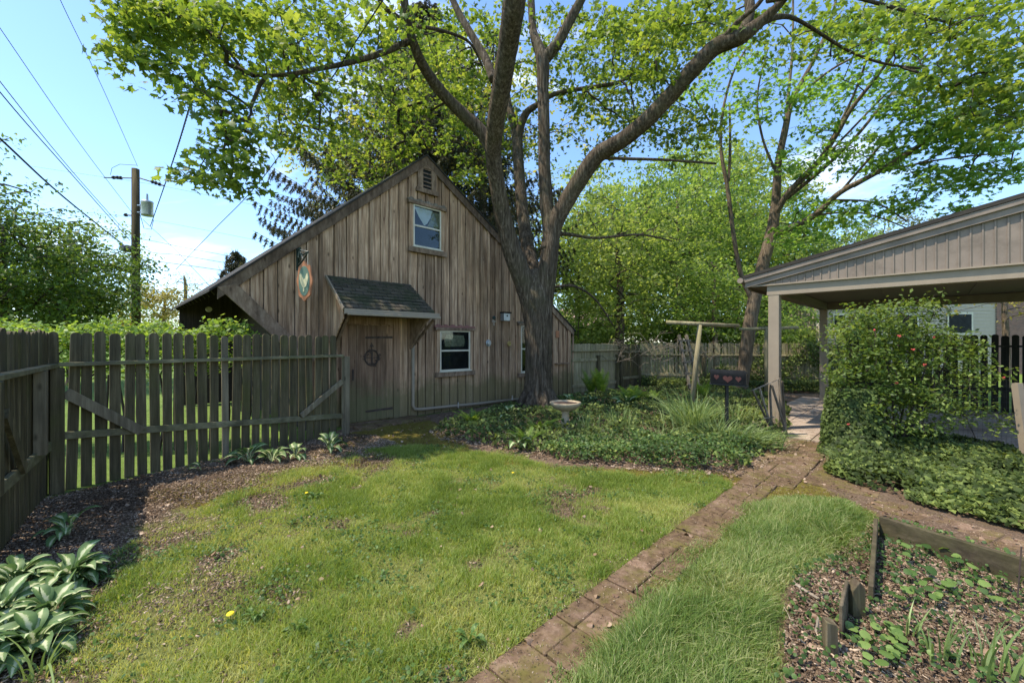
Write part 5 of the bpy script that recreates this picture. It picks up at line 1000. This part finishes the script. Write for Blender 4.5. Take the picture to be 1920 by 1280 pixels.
# ------------------------------------------------------------------ GRASS, MULCH, LEAVES
rng = np.random.default_rng(3)
def blades(P, hgt, wid, lean, rng, nseg=2, tone=None, dirv=None, droop=1.0):
    n = len(P); a_ = rng.uniform(0, 6.283, n) if dirv is None else dirv; ld = np.stack([np.cos(a_), np.sin(a_), np.zeros(n)], 1); fa = rng.uniform(0, 6.283, n); sv = np.stack([np.cos(fa), np.sin(fa), np.zeros(n)], 1)
    rows = []
    for k in range(nseg + 1):
        t_ = k / nseg; c = P + ld * (lean * t_ ** 1.8)[:, None] + np.stack([np.zeros(n), np.zeros(n), hgt * (t_ - .28 * droop * np.minimum(lean / hgt, 1.5) * t_ ** 2.4)], 1)
        w_ = wid * (1 - t_ ** 1.5 * .9) / 2
        if k == nseg: rows.append(c[:, None]); 
        else: rows.append(np.stack([c - sv * w_[:, None], c + sv * w_[:, None]], 1))
    V_ = np.concatenate(rows, 1); m = V_.shape[1]; tri = []
    for k in range(nseg - 1): tri += [(2 * k, 2 * k + 1, 2 * k + 3), (2 * k, 2 * k + 3, 2 * k + 2)]
    tri.append((2 * nseg - 2, 2 * nseg - 1, 2 * nseg)); tri = np.array(tri)
    tone = rng.random(n) if tone is None else tone
    return V_.reshape(-1, 3), (np.arange(n)[:, None, None] * m + tri[None]).reshape(-1, 3), np.repeat(tone, len(tri))
def scatter(poly, n, rng):
    p = np.array(poly); lo = p.min(0); hi = p.max(0); x_ = rng.uniform(lo[0], hi[0], n); y_ = rng.uniform(lo[1], hi[1], n); return x_, y_
def visible(x_, y_, m=.12): return (y_ > 1.55) & (np.abs(x_) < y_ * (1.247 + m) + .1)
def path_free(x_, y_):
    r_ = (x_ - p0.x) * side.x + (y_ - p0.y) * side.y; return ~((r_ > .035 + .03 * fbm(x_ * 9, y_ * 9, 2)) & (r_ < .36))
x_, y_ = scatter(lawn1, 620000, rng); k = visible(x_, y_) & path_free(x_, y_); x_, y_ = x_[k], y_[k]; a_, _ = lawn_density(x_, y_)
tuft = fbm(x_ * 5, y_ * 5, 31); k = rng.random(len(x_)) < np.clip(a_ * (.25 + 1.3 * np.clip(tuft - .25, 0, 1)), 0, 1); x_, y_, a_, tuft = x_[k], y_[k], a_[k], tuft[k]
n = len(x_); big_ = fbm(x_ * 1.6, y_ * 1.6, 77); hg_ = (.014 + .068 * np.clip(tuft * 1.3 - .2, 0, 1) * (.5 + big_)) * rng.uniform(.6, 1.3, n)
V_, T_, tn = blades(np.stack([x_, y_, np.full(n, -.004)], 1), hg_, rng.uniform(.0028, .0055, n), hg_ * rng.uniform(.2, 1.1, n), rng, 2, np.clip(rng.normal(.52, .22, n) + (big_ - .5) * -1.4 - (tuft - .5) * .5 + (rng.random(n) < .05) * .6, 0, 1))
o = mesh_np('grass', V_, T_, M['grass'], fattr={'tone': tn}); tag(o, 'short patchy lawn grass between the fence and the brick path', 'grass', None, 'stuff'); print('grass', n)
x_, y_ = scatter(lawn2, 260000, rng); k = visible(x_, y_); x_, y_ = x_[k], y_[k]; _, b_ = lawn_density(x_, y_)
k = rng.random(len(x_)) < b_ * .75; x_, y_ = x_[k], y_[k]; n = len(x_); cl = fbm(x_ * 3.2, y_ * 3.2, 13) if True else 0; ed = np.clip(polydist(lawn2, x_, y_) / .16, .35, 1)
hg_ = (.04 + .12 * cl) * rng.uniform(.35, 1.3, n) * ed; dv = fbm(x_ * 2.5, y_ * 2.5, 41) * 12.5 + rng.normal(0, 1.25, n)
V_, T_, tn = blades(np.stack([x_, y_, np.full(n, -.004)], 1), hg_, rng.uniform(.0025, .0075, n), hg_ * rng.uniform(.15, 1.3, n), rng, 4, np.clip(rng.normal(.45, .2, n) - (cl - .5) * .8 + (rng.random(n) < .12) * .7, 0, 1), dv)
o = mesh_np('tall_grass', V_, T_, M['tallgrass'], fattr={'tone': tn}); tag(o, 'longer lush grass on the right side of the path', 'grass', None, 'stuff'); print('tall', n)
# low broad leaved weeds in the lawn
x_, y_ = scatter(lawn1, 60000, rng); k = visible(x_, y_) & path_free(x_, y_); x_, y_ = x_[k], y_[k]; a_, _ = lawn_density(x_, y_); cl = fbm(x_ * 3.5, y_ * 3.5, 51)
k = (rng.random(len(x_)) < np.clip((cl - .48) * 4, .02, .8)) & (a_ > .04); x_, y_ = x_[k], y_[k]; n = len(x_)
c = np.stack([x_, y_, rng.uniform(.005, .035, n)], 1); V_, T_, tn = leaves(c, rng.uniform(.012, .028, n), np.array([0, 0, 1.]) + rng.normal(0, .45, (n, 3)), ROUND, rng)
o = mesh_np('clover', V_, T_, M['ivypale'], fattr={'tone': tn * .7}); tag(o, 'clover and small weeds growing through the lawn', 'clover', None, 'stuff')
# mulch chips
def chips(poly_mask_fn, bounds, n, rng, smin=.008, smax=.035):
    x_ = rng.uniform(bounds[0], bounds[2], n); y_ = rng.uniform(bounds[1], bounds[3], n); k = poly_mask_fn(x_, y_) & visible(x_, y_); x_, y_ = x_[k], y_[k]; n = len(x_)
    c = np.stack([x_, y_, rng.uniform(-.002, .016, n)], 1); a_ = rng.uniform(0, 6.283, n); l_ = smin + (smax * 1.25 - smin) * rng.random(n) ** 2.2; w_ = l_ * rng.uniform(.18, .45, n)
    d = np.stack([np.cos(a_), np.sin(a_), rng.normal(0, .25, n)], 1) * l_[:, None] / 2; s_ = np.stack([-np.sin(a_), np.cos(a_), rng.normal(0, .3, n)], 1) * w_[:, None] / 2
    V_ = np.stack([c - d - s_ * .6, c + d * .8 - s_, c + d + s_ * .5, c - d * .7 + s_], 1); up_ = np.array([0, 0, .004]); V_ = np.concatenate([V_, V_ - up_], 1).reshape(-1, 3)
    tri = np.array([(0, 1, 2), (0, 2, 3), (0, 4, 5), (0, 5, 1), (1, 5, 6), (1, 6, 2), (2, 6, 7), (2, 7, 3), (3, 7, 4), (3, 4, 0)]); T_ = (np.arange(n)[:, None, None] * 8 + tri[None]).reshape(-1, 3)
    return V_, T_, np.repeat(np.clip(rng.normal(.42, .24, n) + (fbm(x_ * 2.5, y_ * 2.5, 97) - .5) * .7, 0, 1), 10)
mulchL = [(-4.5, 4.0), (-3.0, 6.5), (-2.3, 6.4), (-1.2, 5.2), (-1.6, 4.2), (-1.5, 3.0), (-1.2, 1.5), (-2.6, 1.3), (-4.2, 3.4)]
def mL(x_, y_):
    a_, _ = lawn_density(x_, y_); sdn = (x_ - FA.x) * fn.x + (y_ - FA.y) * fn.y
    return inside(yard, x_, y_) & (sdn > .03) & (((polydist(mulchL, x_, y_) > -.2) & (rng.random(len(x_)) > a_ * .9)) | ((rng.random(len(x_)) > .35 + a_ * 1.6) & inside(lawn1, x_, y_)))
V_, T_, tn = chips(mL, (-4.6, 1.4, 1.5, 6.8), 240000, rng, .005, .026); o = mesh_np('mulch', V_, T_, M['chip'], fattr={'tone': tn}); tag(o, 'brown bark mulch along the left fence', 'mulch', None, 'stuff')
bedR = gp([(1475, 1320), (1470, 1180), (1490, 1085), (1560, 1045), (1630, 985), (1652, 970), (1940, 1060), (2300, 1200), (2300, 1400)])
V_, T_, tn = chips(lambda a, b: inside(bedR, a, b), (.6, 1.2, 4.2, 3.6), 130000, rng, .006, .032); o = mesh_np('bed_mulch', V_, T_, M['chip'], fattr={'tone': np.clip(tn - .02, 0, 1)}); tag(o, 'bark chips and dry litter in the planting bed', 'mulch', None, 'stuff')
bed = gp([(815, 808), (850, 800), (930, 770), (1040, 752), (1130, 742), (1240, 730), (1400, 730), (1480, 760), (1478, 822), (1455, 850), (1380, 888), (1250, 880), (1060, 862), (930, 842), (850, 826)])
V_, T_, tn = chips(lambda a, b: polydist(bed, a, b) > -.12, (-2, 4, 6, 11), 50000, rng, .015, .05); o = mesh_np('bed_litter', V_, T_, M['chip'], fattr={'tone': np.clip(tn + .1, 0, 1)}); tag(o, 'dry leaf litter at the rim of the ivy bed', 'leaf litter', None, 'stuff')
def on_path(x_, y_):
    r_ = (x_ - p0.x) * side.x + (y_ - p0.y) * side.y; return ((r_ > -.06) & (r_ < .44) & (y_ < 4.9)) | inside(pathpoly, x_, y_)
pathpoly = gp([(1360, 915), (1470, 770), (1590, 770), (1560, 850), (1620, 925), (1940, 1015), (1940, 1060), (1600, 950), (1450, 935)])
V_, T_, tn = chips(on_path, (-.6, 1.5, 5.5, 7.5), 40000, rng, .003, .011); V_ = V_ + np.array([0, 0, .014]); o = mesh_np('path_litter', V_, T_, M['chip'], fattr={'tone': tn}); tag(o, 'fine grit and bark crumbs on the brick path', 'litter', None, 'stuff')
x_ = rng.uniform(-.6, 5.5, 60000); y_ = rng.uniform(1.5, 7, 60000); k = on_path(x_, y_) & visible(x_, y_) & (fbm(x_ * 4, y_ * 4, 63) > .54) & (rng.random(60000) < .6); x_, y_ = x_[k], y_[k]; n = len(x_)
V_, T_, tn = blades(np.stack([x_, y_, np.full(n, .008)], 1), rng.uniform(.008, .022, n), rng.uniform(.002, .004, n), rng.uniform(.004, .02, n), rng, 2); o = mesh_np('path_moss', V_, T_, M['pathmoss'], fattr={'tone': tn}); tag(o, 'mossy tufts growing on the brick path', 'moss', None, 'stuff')
x_, y_ = scatter(moss, 120000, rng); k = visible(x_, y_) & (polydist(moss, x_, y_) > -.02) & (fbm(x_ * 5, y_ * 5, 66) > .42); x_, y_ = x_[k], y_[k]; n = len(x_)
V_, T_, tn = blades(np.stack([x_, y_, np.full(n, -.006)], 1), rng.uniform(.008, .022, n), rng.uniform(.003, .006, n), rng.uniform(.004, .02, n), rng, 2); o = mesh_np('moss', V_, T_, M['pathmoss'], fattr={'tone': tn}); tag(o, 'golden brown moss strip between the lawn and the ivy bed', 'moss', None, 'stuff')
mb = MB()
for k in range(420):
    if k % 2: p = Vector((random.uniform(1.0, 3.4), random.uniform(1.5, 3.3), .012)); ok = bool(inside(bedR, np.array([p.x]), np.array([p.y]))[0])
    else: p = Vector((random.uniform(-4.2, -.5), random.uniform(1.8, 6.2), .012)); ok = bool(mL(np.array([p.x]), np.array([p.y]))[0])
    if not ok: continue
    a_ = random.uniform(0, 6.28); l_ = random.uniform(.03, .14); q = p + Vector((math.cos(a_) * l_, math.sin(a_) * l_, random.uniform(0, .01))); m_ = (p + q) / 2 + Vector((random.uniform(-.01, .01), random.uniform(-.01, .01), random.uniform(0, .008))); mb.tone = random.random(); mb.tube([p, m_, q], random.uniform(.0012, .003), 4)
tag(mb.build('fallen_twigs', M['greywood']), 'thin fallen twigs littering the mulch', 'twigs', None, 'stuff')
# dry leaves scattered
x_ = rng.uniform(-4.3, 5, 4500); y_ = rng.uniform(1.6, 10, 4500); k = visible(x_, y_) & inside(yard, x_, y_); a_, b_ = lawn_density(x_, y_); k &= rng.random(4500) < np.where(np.maximum(a_, b_) > .4, .10, .55); x_, y_ = x_[k], y_[k]; n = len(x_)
V_, T_, tn = leaves(np.stack([x_, y_, np.full(n, .022)], 1), rng.uniform(.015, .05, n), np.array([0, 0, 1.]) + rng.normal(0, .5, (n, 3)), ROUND, rng, fold=.7); o = mesh_np('fallen_leaves', V_, T_, M['deadleaf'], fattr={'tone': tn}); tag(o, 'dry brown leaves scattered over the yard', 'leaves', None, 'stuff')
# ------------------------------------------------------------------ IVY BEDS
def ivy(name, label, poly, hfn, n, rng, size=(.035, .07), mat='ivy', bright=0.0, edge=.12, tmpl=IVYL, tilt=.55):
    x_, y_ = scatter(poly, n, rng); d = polydist(poly, x_, y_) + (fbm(x_ * 3, y_ * 3, 61) - .5) * .25; k = d > 0; x_, y_, d = x_[k], y_[k], d[k]; n = len(x_)
    h = hfn(x_, y_) * np.clip(d / edge, .15, 1) ** .6; z_ = h * rng.random(n) ** .35 + .015; e = .04
    gx_ = (hfn(x_ + e, y_) - hfn(x_ - e, y_)) / (2 * e); gy_ = (hfn(x_, y_ + e) - hfn(x_, y_ - e)) / (2 * e); nr = np.stack([-gx_, -gy_, np.ones(n) * .9], 1) + rng.normal(0, tilt, (n, 3)) + np.array([0, -.35, 0])
    cl = fbm(x_ * 2.2, y_ * 2.2, 88); kk = rng.random(n) < np.clip((fbm(x_ * 5, y_ * 5, 91) - .22) * 4, .12, 1); x_, y_, z_, nr, cl = x_[kk], y_[kk], z_[kk], nr[kk], cl[kk]; n = len(x_); tn0 = np.clip(rng.normal(.36, .26, n) + (cl - .5) * 1.3 + bright + (rng.random(n) < .08) * .5, 0, 1)
    V_, T_, tn = leaves(np.stack([x_, y_, z_], 1), rng.uniform(*size, n), nr, tmpl, rng, tone=tn0); o = mesh_np(name, V_, T_, M[mat], fattr={'tone': tn}); return tag(o, label, 'ground cover', None, 'stuff')
hb = lambda x_, y_: .03 + .20 * fbm(x_ * 1.8, y_ * 1.8, 71) + .09 * fbm(x_ * 6, y_ * 6, 72)
ivy('ivy', 'dark green ivy covering the central bed round the birdbath', bed, hb, 52000, rng, (.028, .08))
ivy('broad_leaf_cover', 'brighter leafy ground cover at the front of the central bed', gp([(1010, 850), (1060, 830), (1200, 826), (1360, 835), (1440, 850), (1380, 886), (1250, 880), (1060, 862)]), lambda x_, y_: hb(x_, y_) + .01, 9000, rng, (.025, .05), 'ivypale', -.2)
rb = gp([(1562, 850), (1590, 820), (1640, 812), (1750, 830), (1860, 848), (1960, 868), (2100, 900), (2100, 1050), (1920, 995), (1800, 965), (1700, 940), (1600, 912), (1556, 890)])
mc = gnd(1650, 850); mound = lambda x_, y_: .08 + .14 * fbm(x_ * 2, y_ * 2, 73) + .75 * np.exp(-(((x_ - 4.45) / .28) ** 2 + ((y_ - 5.35) / .30) ** 2))
ivy('ivy_mound', 'dark ivy bed climbing into a mound under the flowering shrub', rb, mound, 46000, rng, (.04, .075), bright=-.08, tilt=.6)
# ivy mound sides (steep), leaves on an upright lump
th = rng.uniform(0, 6.283, 9000); zz = rng.random(9000) ** .8 * .88; rr = (.38 - .12 * zz / 1.1) * (1 + .25 * (fbm(th * 1.3, zz * 4, 5) - .5)) * rng.uniform(.8, 1.05, 9000); c = np.stack([4.52 + rr * np.cos(th), 5.45 + rr * np.sin(th) * .8, zz], 1)
V_, T_, tn = leaves(c, rng.uniform(.04, .07, 9000), np.stack([np.cos(th), np.sin(th), np.full(9000, .5)], 1) + rng.normal(0, .4, (9000, 3)), IVYL, rng, tone=np.clip(rng.normal(.35, .2, 9000), 0, 1)); o = mesh_np('ivy_stump', V_, T_, M['ivy'], fattr={'tone': tn})
tag(o, 'upright dense lump of dark ivy left of the flowering shrub', 'ivy', None)
ivy('weeds', 'scattered low weeds and violets in the planting bed', bedR, lambda x_, y_: .03 + .05 * fbm(x_ * 3, y_ * 3, 4), 5200, rng, (.010, .032), 'ivypale', -.25, tmpl=ROUND)
ivy('patio_edge_ivy', 'ivy strip along the foot of the vine covered back fence', [(4.6, 12.6), (9.8, 11.7), (9.9, 12.5), (4.8, 13.8)], lambda x_, y_: .2 + .2 * fbm(x_, y_, 9), 16000, rng, (.05, .09))
x_ = rng.uniform(0, 5.85, 6500); dvec = (BD - BC).normalized(); fb_ = fbm(x_ * 1.6, x_ * 0 + 3, 8); zz = rng.random(6500) ** .8 * np.clip((x_ - 1.5) / 2.2, .15, 1) * (1.1 + .8 * fb_); c = np.stack([BC.x + dvec.x * x_, BC.y + dvec.y * x_, zz], 1) + np.array([-.05, -.12, 0]) + rng.normal(0, .05, (6500, 3))
k = fbm(x_ * 3, zz * 3, 17) > .46; V_, T_, tn = leaves(c[k], rng.uniform(.05, .09, k.sum()), np.array([0, -1, .4]) + rng.normal(0, .5, (k.sum(), 3)), IVYL, rng); o = mesh_np('fence_vine', V_, T_, M['ivy'], fattr={'tone': tn}); tag(o, 'ivy vine climbing over the back fence beside the carport post', 'vine')
# bramble on back corner
mb = MB()
for k in range(85):
    a_ = Vector((random.uniform(3.0, 7.3), 0, 0)); a_.y = 13.1 - (a_.x - 3) * .1 + random.uniform(-.3, .3); a_.z = 1.1 + random.uniform(-.3, .4); b_ = a_ + Vector((random.uniform(-.9, .9), random.uniform(-.3, .3), random.uniform(-.5, .45))); m_ = (a_ + b_) / 2 + Vector((random.uniform(-.2, .2), 0, random.uniform(0, .3)))
    mb.tube([a_, m_, b_], [.008, .007, .004], 4, cap=False)
tag(mb.build('bramble', M['greywood']), 'tangle of bare pale bramble stems over the back fence', 'bramble')
# ------------------------------------------------------------------ PLANTS
def hosta(label, p, scale, n, seed, group='variegated hostas', name='hosta_plant', mat='hosta'):
    rng = np.random.default_rng(seed); V_ = []; T_ = []; A_ = []; nl, nw = 8, 5; base = 0
    for i in range(n):
        a_ = rng.uniform(0, 6.283); inner = i / n; el = .5 + .9 * inner; L_ = scale * rng.uniform(.75, 1.15); wd = L_ * rng.uniform(.19, .27); pet = L_ * rng.uniform(.45, .75); d = np.array([math.cos(a_), math.sin(a_), 0]); sdd = np.array([-math.sin(a_), math.cos(a_), 0]); pos = np.array([p[0], p[1], 0.0]) + d * .02 * scale; dirz = math.sin(el); dirh = math.cos(el); tw_ = rng.normal(0, .25)
        tip = pos + (d * dirh + np.array([0, 0, dirz])) * pet
        V_ += [pos - sdd * .006, pos + sdd * .006, tip + sdd * .006, tip - sdd * .006]; T_ += [(base, base + 1, base + 2), (base, base + 2, base + 3)]; A_ += [.2] * 4; base += 4
        cur = tip.copy(); ang = el
        for r_ in range(nl):
            f_ = r_ / (nl - 1); wv_ = wd * math.sin(math.pi * min(1, .06 + f_ * .94) ** .8) if f_ < 1 else .001; wv_ = max(wv_, .002)
            for c_ in range(nw):
                u_ = (c_ / (nw - 1) - .5) * 2; up_ = abs(u_) ** 1.5 * wv_ * .35 + .012 * scale * math.sin(f_ * 14 + i) * abs(u_); V_.append(cur + (sdd * math.cos(tw_) + np.array([0, 0, math.sin(tw_)])) * u_ * wv_ + np.array([0, 0, up_])); A_.append(abs(u_))
            ang -= (1.5 + .5 * (1 - inner)) / nl; cur = cur + (d * math.cos(ang) + np.array([0, 0, math.sin(ang)])) * L_ / nl
        for r_ in range(nl - 1):
            for c_ in range(nw - 1):
                q0 = base + r_ * nw + c_; T_ += [(q0, q0 + 1, q0 + nw + 1), (q0, q0 + nw + 1, q0 + nw)]
        base += nl * nw
    o = mesh_np(name, np.array(V_), np.array(T_), M[mat], vattr={'across': A_}, smooth=True)
    if mat != 'hosta':
        a2 = o.data.attributes.new('tone', 'FLOAT', 'FACE'); a2.data.foreach_set('value', rng.random(len(o.data.polygons)))
    return tag(o, label, 'hosta', group)
hosta('large variegated hosta nearest the left fence', gnd(30, 1105), .155, 58, 1); hosta('large variegated hosta spreading right of the fence hosta', gnd(135, 1095), .16, 60, 2); hosta('low variegated hosta at the bottom left corner', gnd(65, 1225), .145, 56, 3)
hosta('variegated hosta at the lower left behind the corner one', gnd(5, 1165), .15, 50, 4); hosta('small variegated hosta alone on the mulch by the left fence', gnd(128, 1003), .17, 13, 5)
hosta('variegated hosta between the large ones and the corner plant', gnd(95, 1165), .15, 50, 14); hosta('variegated hosta cut off by the left edge of the view', gnd(-30, 1260), .15, 50, 15)
hosta('tiny two shoot hosta at the foot of the picket fence', gnd(378, 882), .14, 6, 6); hosta('variegated hosta left end of the row under the picket fence', gnd(465, 866), .19, 18, 7); hosta('variegated hosta in the middle of the row under the picket fence', gnd(510, 866), .19, 18, 8); hosta('smaller hosta at the right of the row under the picket fence', gnd(553, 858), .18, 10, 9)
hosta('variegated hosta beside the last fence post near the barn door', gnd(618, 845), .21, 16, 10); hosta('variegated hosta among the ivy left of the birdbath', gnd(975, 842), .20, 14, 12); hosta('hosta at the foot of the maple trunk', gnd(935, 800), .22, 14, 13)
for k, (px, py, s_, lb) in enumerate([(1110, 752, .3, 'hosta left of the bright ferns at the back of the bed'), (1075, 756, .3, 'hosta just behind the birdbath'), (1175, 757, .3, 'hosta under the bright ferns'), (955, 773, .25, 'hosta close to the barn wall drain pipe')]): hosta(lb, gnd(px, py + 10), s_, 12, 20 + k)
def fern(label, p, L_, n, seed, lean=.5, mat='fern'):
    rng = np.random.default_rng(seed); B = []; E = []; o = thing('fern_plant', p, label, 'fern', 'bright green ferns'); mb = MB()
    for i in range(n):
        a_ = rng.uniform(0, 6.283); d = np.array([math.cos(a_), math.sin(a_), 0]); s_ = np.array([-math.sin(a_), math.cos(a_), 0]); l_ = L_ * rng.uniform(.7, 1.1); ln_ = lean * rng.uniform(.5, 1.3); pts = []
        for q_ in np.linspace(0, 1, 16): pts.append(np.array([p[0], p[1], 0]) + d * l_ * ln_ * q_ ** 1.6 + np.array([0, 0, l_ * (q_ - .25 * ln_ * q_ ** 3)]))
        mb.tube(pts[::3], .004, 3)
        for k in range(2, 16):
            for h_ in (0, .5):
                if k == 15 and h_: continue
                q_ = (k + h_) / 15; pl = l_ * .20 * math.sin(math.pi * min(q_, .98)) ** .7; c0 = pts[k] if h_ == 0 else (pts[k] + pts[k + 1]) / 2
                for sg_ in (-1, 1):
                    e_ = c0 + s_ * sg_ * pl + d * pl * .35 + np.array([0, 0, pl * .15]); w_ = (pts[min(k + 1, 15)] - pts[k - 1]) * .085; B += [c0 - w_, c0 + w_, e_]
    V_ = np.array(B); n_ = len(V_) // 3; mb.build('stems', M[mat], o); mesh_np('fronds', V_, np.arange(n_ * 3).reshape(-1, 3), M[mat], o, fattr={'tone': rng.random(n_)})
fern('tall bright fern in front of the board fence', gnd(1108, 742), .75, 18, 1); fern('bright fern right of the tall one', gnd(1128, 745), .8, 14, 2, .35); fern('wide bright fern in the middle of the back bed', gnd(1185, 765), .6, 22, 3, .9); fern('low bright fern right of the wide one', gnd(1225, 760), .45, 16, 4, .9)
fern('fine ferny plant at the barn side of the ivy bed', gnd(885, 803), .35, 20, 5, .9); fern('ferny plant between the trunk and the birdbath', gnd(1010, 818), .35, 20, 6, .9); fern('second ferny plant left of the birdbath', gnd(990, 838), .32, 20, 7, .9); fern('bright fern at the foot of the ladder', gnd(1318, 752), .6, 14, 8, .5)
def strapclump(label, p, L_, n, spread, seed, lean=.7, wid=.012, grp='strap leaved clumps', mat='strap', dirb=None):
    rng = np.random.default_rng(seed); P = np.stack([p[0] + rng.normal(0, spread, n), p[1] + rng.normal(0, spread, n), np.zeros(n)], 1); hg_ = L_ * rng.uniform(.6, 1.1, n); le = hg_ * lean * rng.uniform(.2, 1.4, n)
    dv = np.arctan2(P[:, 1] - p[1], P[:, 0] - p[0]) + rng.normal(0, .6, n) if dirb is None else dirb + rng.normal(0, .5, n)
    V_, T_, tn = blades(P, hg_, np.full(n, wid) * rng.uniform(.7, 1.2, n), le, rng, 6, None, dv, 1.6); o = mesh_np('lily_clump', V_, T_, M[mat], fattr={'tone': tn}); tag(o, label, 'plant', grp)
strapclump('large arching lily clump below the left clothes pole', gnd(1300, 812), .85, 330, .15, 1, .75, .017); strapclump('arching lily clump spilling right in front of the mailbox post', gnd(1400, 835), .48, 260, .16, 2, 1.3, .014, dirb=-.5); strapclump('lily clump just left of the mailbox post', gnd(1345, 830), .55, 150, .12, 3, .9)
strapclump('thin blue green blades in the middle of the bed', gnd(1165, 812), .52, 80, .10, 4, .3, .013); strapclump('thin blades right of the birdbath', gnd(1110, 815), .42, 60, .13, 5, .5, .012); strapclump('low lily clump lying at the front of the large clump', gnd(1240, 832), .36, 130, .16, 6, 1.3, .012); strapclump('lily clump behind the mailbox post', gnd(1380, 800), .62, 140, .2, 7, .8)
strapclump('spiky daffodil blades in the planting bed near the bottom edge', gnd(1762, 1240), .26, 14, .03, 8, .45, .014); strapclump('taller daffodil blades at the bottom right of the planting bed', gnd(1850, 1262), .34, 20, .05, 9, .4, .015); strapclump('few daffodil blades in the middle of the planting bed', gnd(1700, 1190), .2, 8, .03, 10, .5, .012)
strapclump('long grassy blades beside the bottom left hostas', gnd(75, 1262), .30, 16, .03, 11, 1.3, .010); strapclump('grassy clump at the edge of the right ivy by the patio path', gnd(1578, 868), .24, 120, .07, 12, 1.0, .009, dirb=2.8)
# bright round leaved seedlings in the planting bed
sdl = thing('seedling', gnd(1640, 1215), 'bright green heart leaved seedlings beside the nearest stake', 'seedling'); rng = np.random.default_rng(9); n = 26; c = np.array([tuple(gnd(px, py, .06)) for px, py in zip(rng.uniform(1595, 1690, n), rng.uniform(1160, 1245, n))]); V_, T_, tn = leaves(c, rng.uniform(.035, .07, n), np.array([0, -.3, 1]) + rng.normal(0, .25, (n, 3)), ROUND, rng); sdl['kind'] = 'stuff'; mesh_np('leaves', V_, T_, M['ivypale'], sdl, fattr={'tone': np.clip(tn + .4, 0, 1)})
mb = MB(); [mb.tube([(p[0], p[1], 0), p], .0018, 3) for p in c]; mb.build('stems', M['ivypale'], sdl)
n = 60; c = np.array([tuple(gnd(px, py, .08)) for px, py in zip(rng.uniform(1680, 1900, n), rng.uniform(1010, 1120, n))]); V_, T_, tn = leaves(c, rng.uniform(.04, .08, n), np.array([0, -.2, 1]) + rng.normal(0, .3, (n, 3)), ROUND, rng); sd3 = thing('seedling', gnd(1790, 1070), 'leafy violets at the back of the planting bed', 'seedling'); sd3['kind'] = 'stuff'; mesh_np('leaves', V_, T_, M['ivypale'], sd3, fattr={'tone': tn}); mb = MB(); [mb.tube([(p[0], p[1], 0), p], .0018, 3) for p in c]; mb.build('stems', M['ivypale'], sd3)
# dandelions
for px, py, s_, lb in ((432, 1167, .02, 'yellow dandelion in the lower left lawn'), (575, 933, .016, 'yellow dandelion in the upper left lawn near the bare soil'), (962, 894, .016, 'yellow dandelion near the mossy strip at the top of the lawn')):
    p = gnd(px, py); o = thing('dandelion', p, lb, 'dandelion'); mb = MB(); mb.lathe((p.x, p.y, .045), [(0, 0), (s_, .004), (s_ * .8, .01), (0, .012)], 12); mb.build('flower', M['dand'], o); mb = MB(); mb.tube([(p.x, p.y, 0), (p.x, p.y, .045)], .002, 4); mb.build('stem', M['ivypale'], o)
for k, (px, py, lb) in enumerate([(560, 1185, 'broad dock weed in the lower lawn'), (880, 1205, 'pale dandelion rosette by the path'), (480, 1160, 'leafy weed beside the lower dandelion'), (590, 935, 'small leafy weed by the bare soil')]): hosta(lb, gnd(px, py), .065, 11, 60 + k, None, 'weed_rosette', 'ivypale')['category'] = 'weed'
# ------------------------------------------------------------------ FLOWERING SHRUB
sb = Vector((5.35, 5.75, 0)); qs = thing('flowering_shrub', sb, 'spreading green shrub with a few red blossoms in front of the carport', 'shrub'); rng = np.random.default_rng(21)
FLD = [(1640, 640, 80, 60, 5.3, 6.4, 120), (1700, 600, 70, 50, 5.3, 6.4, 80), (1620, 700, 60, 50, 5.2, 6, 70), (1750, 680, 90, 60, 5.2, 6.2, 100), (1700, 770, 90, 50, 5.0, 6, 80), (1800, 640, 50, 30, 5.3, 6, 22), (1820, 750, 40, 50, 5, 5.7, 22), (1740, 560, 26, 14, 5.5, 6, 8), (1610, 580, 26, 14, 5.5, 6, 6), (1680, 720, 80, 70, 5.2, 6.2, 80), (1850, 700, 30, 30, 5.1, 5.6, 8), (1590, 640, 30, 50, 5.4, 6.2, 26), (1870, 790, 25, 25, 5, 5.5, 5)]
cen = np.concatenate([field(*f_, rng) for f_ in FLD]); seeds = []; mb0 = MB()
for k in range(9):
    a_ = 6.283 * k / 9; p1 = sb + Vector((math.cos(a_) * .06, math.sin(a_) * .06, 0)); p2 = sb + Vector((math.cos(a_) * .35, math.sin(a_) * .2, .6)); p3 = sb + Vector((math.cos(a_) * .75, math.sin(a_) * .35, 1.2 + random.uniform(0, .3))); P_, R_ = smooth_path([(p1, .016), (p2, .012), (p3, .007)], 5); mb0.tube(P_, R_, 6); seeds += [tuple(p) for p in P_[2:]]
mb1 = grow(seeds, cen, .0025, .012, .05, 4); mb0.add(mb1.v, mb1.f); mb0.build('stems', M['twig'], qs)
V_, T_, tn = sprays(cen, rng, per=25, rad=.15, lsize=.056, tmpl=DIAM, flat=.6, tilt=.6); mesh_np('foliage', V_, T_, M['quince'], qs, fattr={'tone': tn})
for px, py in ((1752, 632), (1686, 630), (1881, 708), (1681, 718), (1640, 618), (1712, 655), (1734, 684), (1590, 795)):
    mb = MB(); c0 = at(px, py, 5.2 if px < 1850 else 5.1)
    for k in range(6): d = Vector((random.uniform(-1, 1), random.uniform(-1, 1), random.uniform(-1, 1))).normalized() * .011; mb.lathe(c0 + d, [(0, -.009), (.010, -.003), (.010, .005), (0, .009)], 7)
    mb.build('blossom', M['flower'], qs, smooth=True)
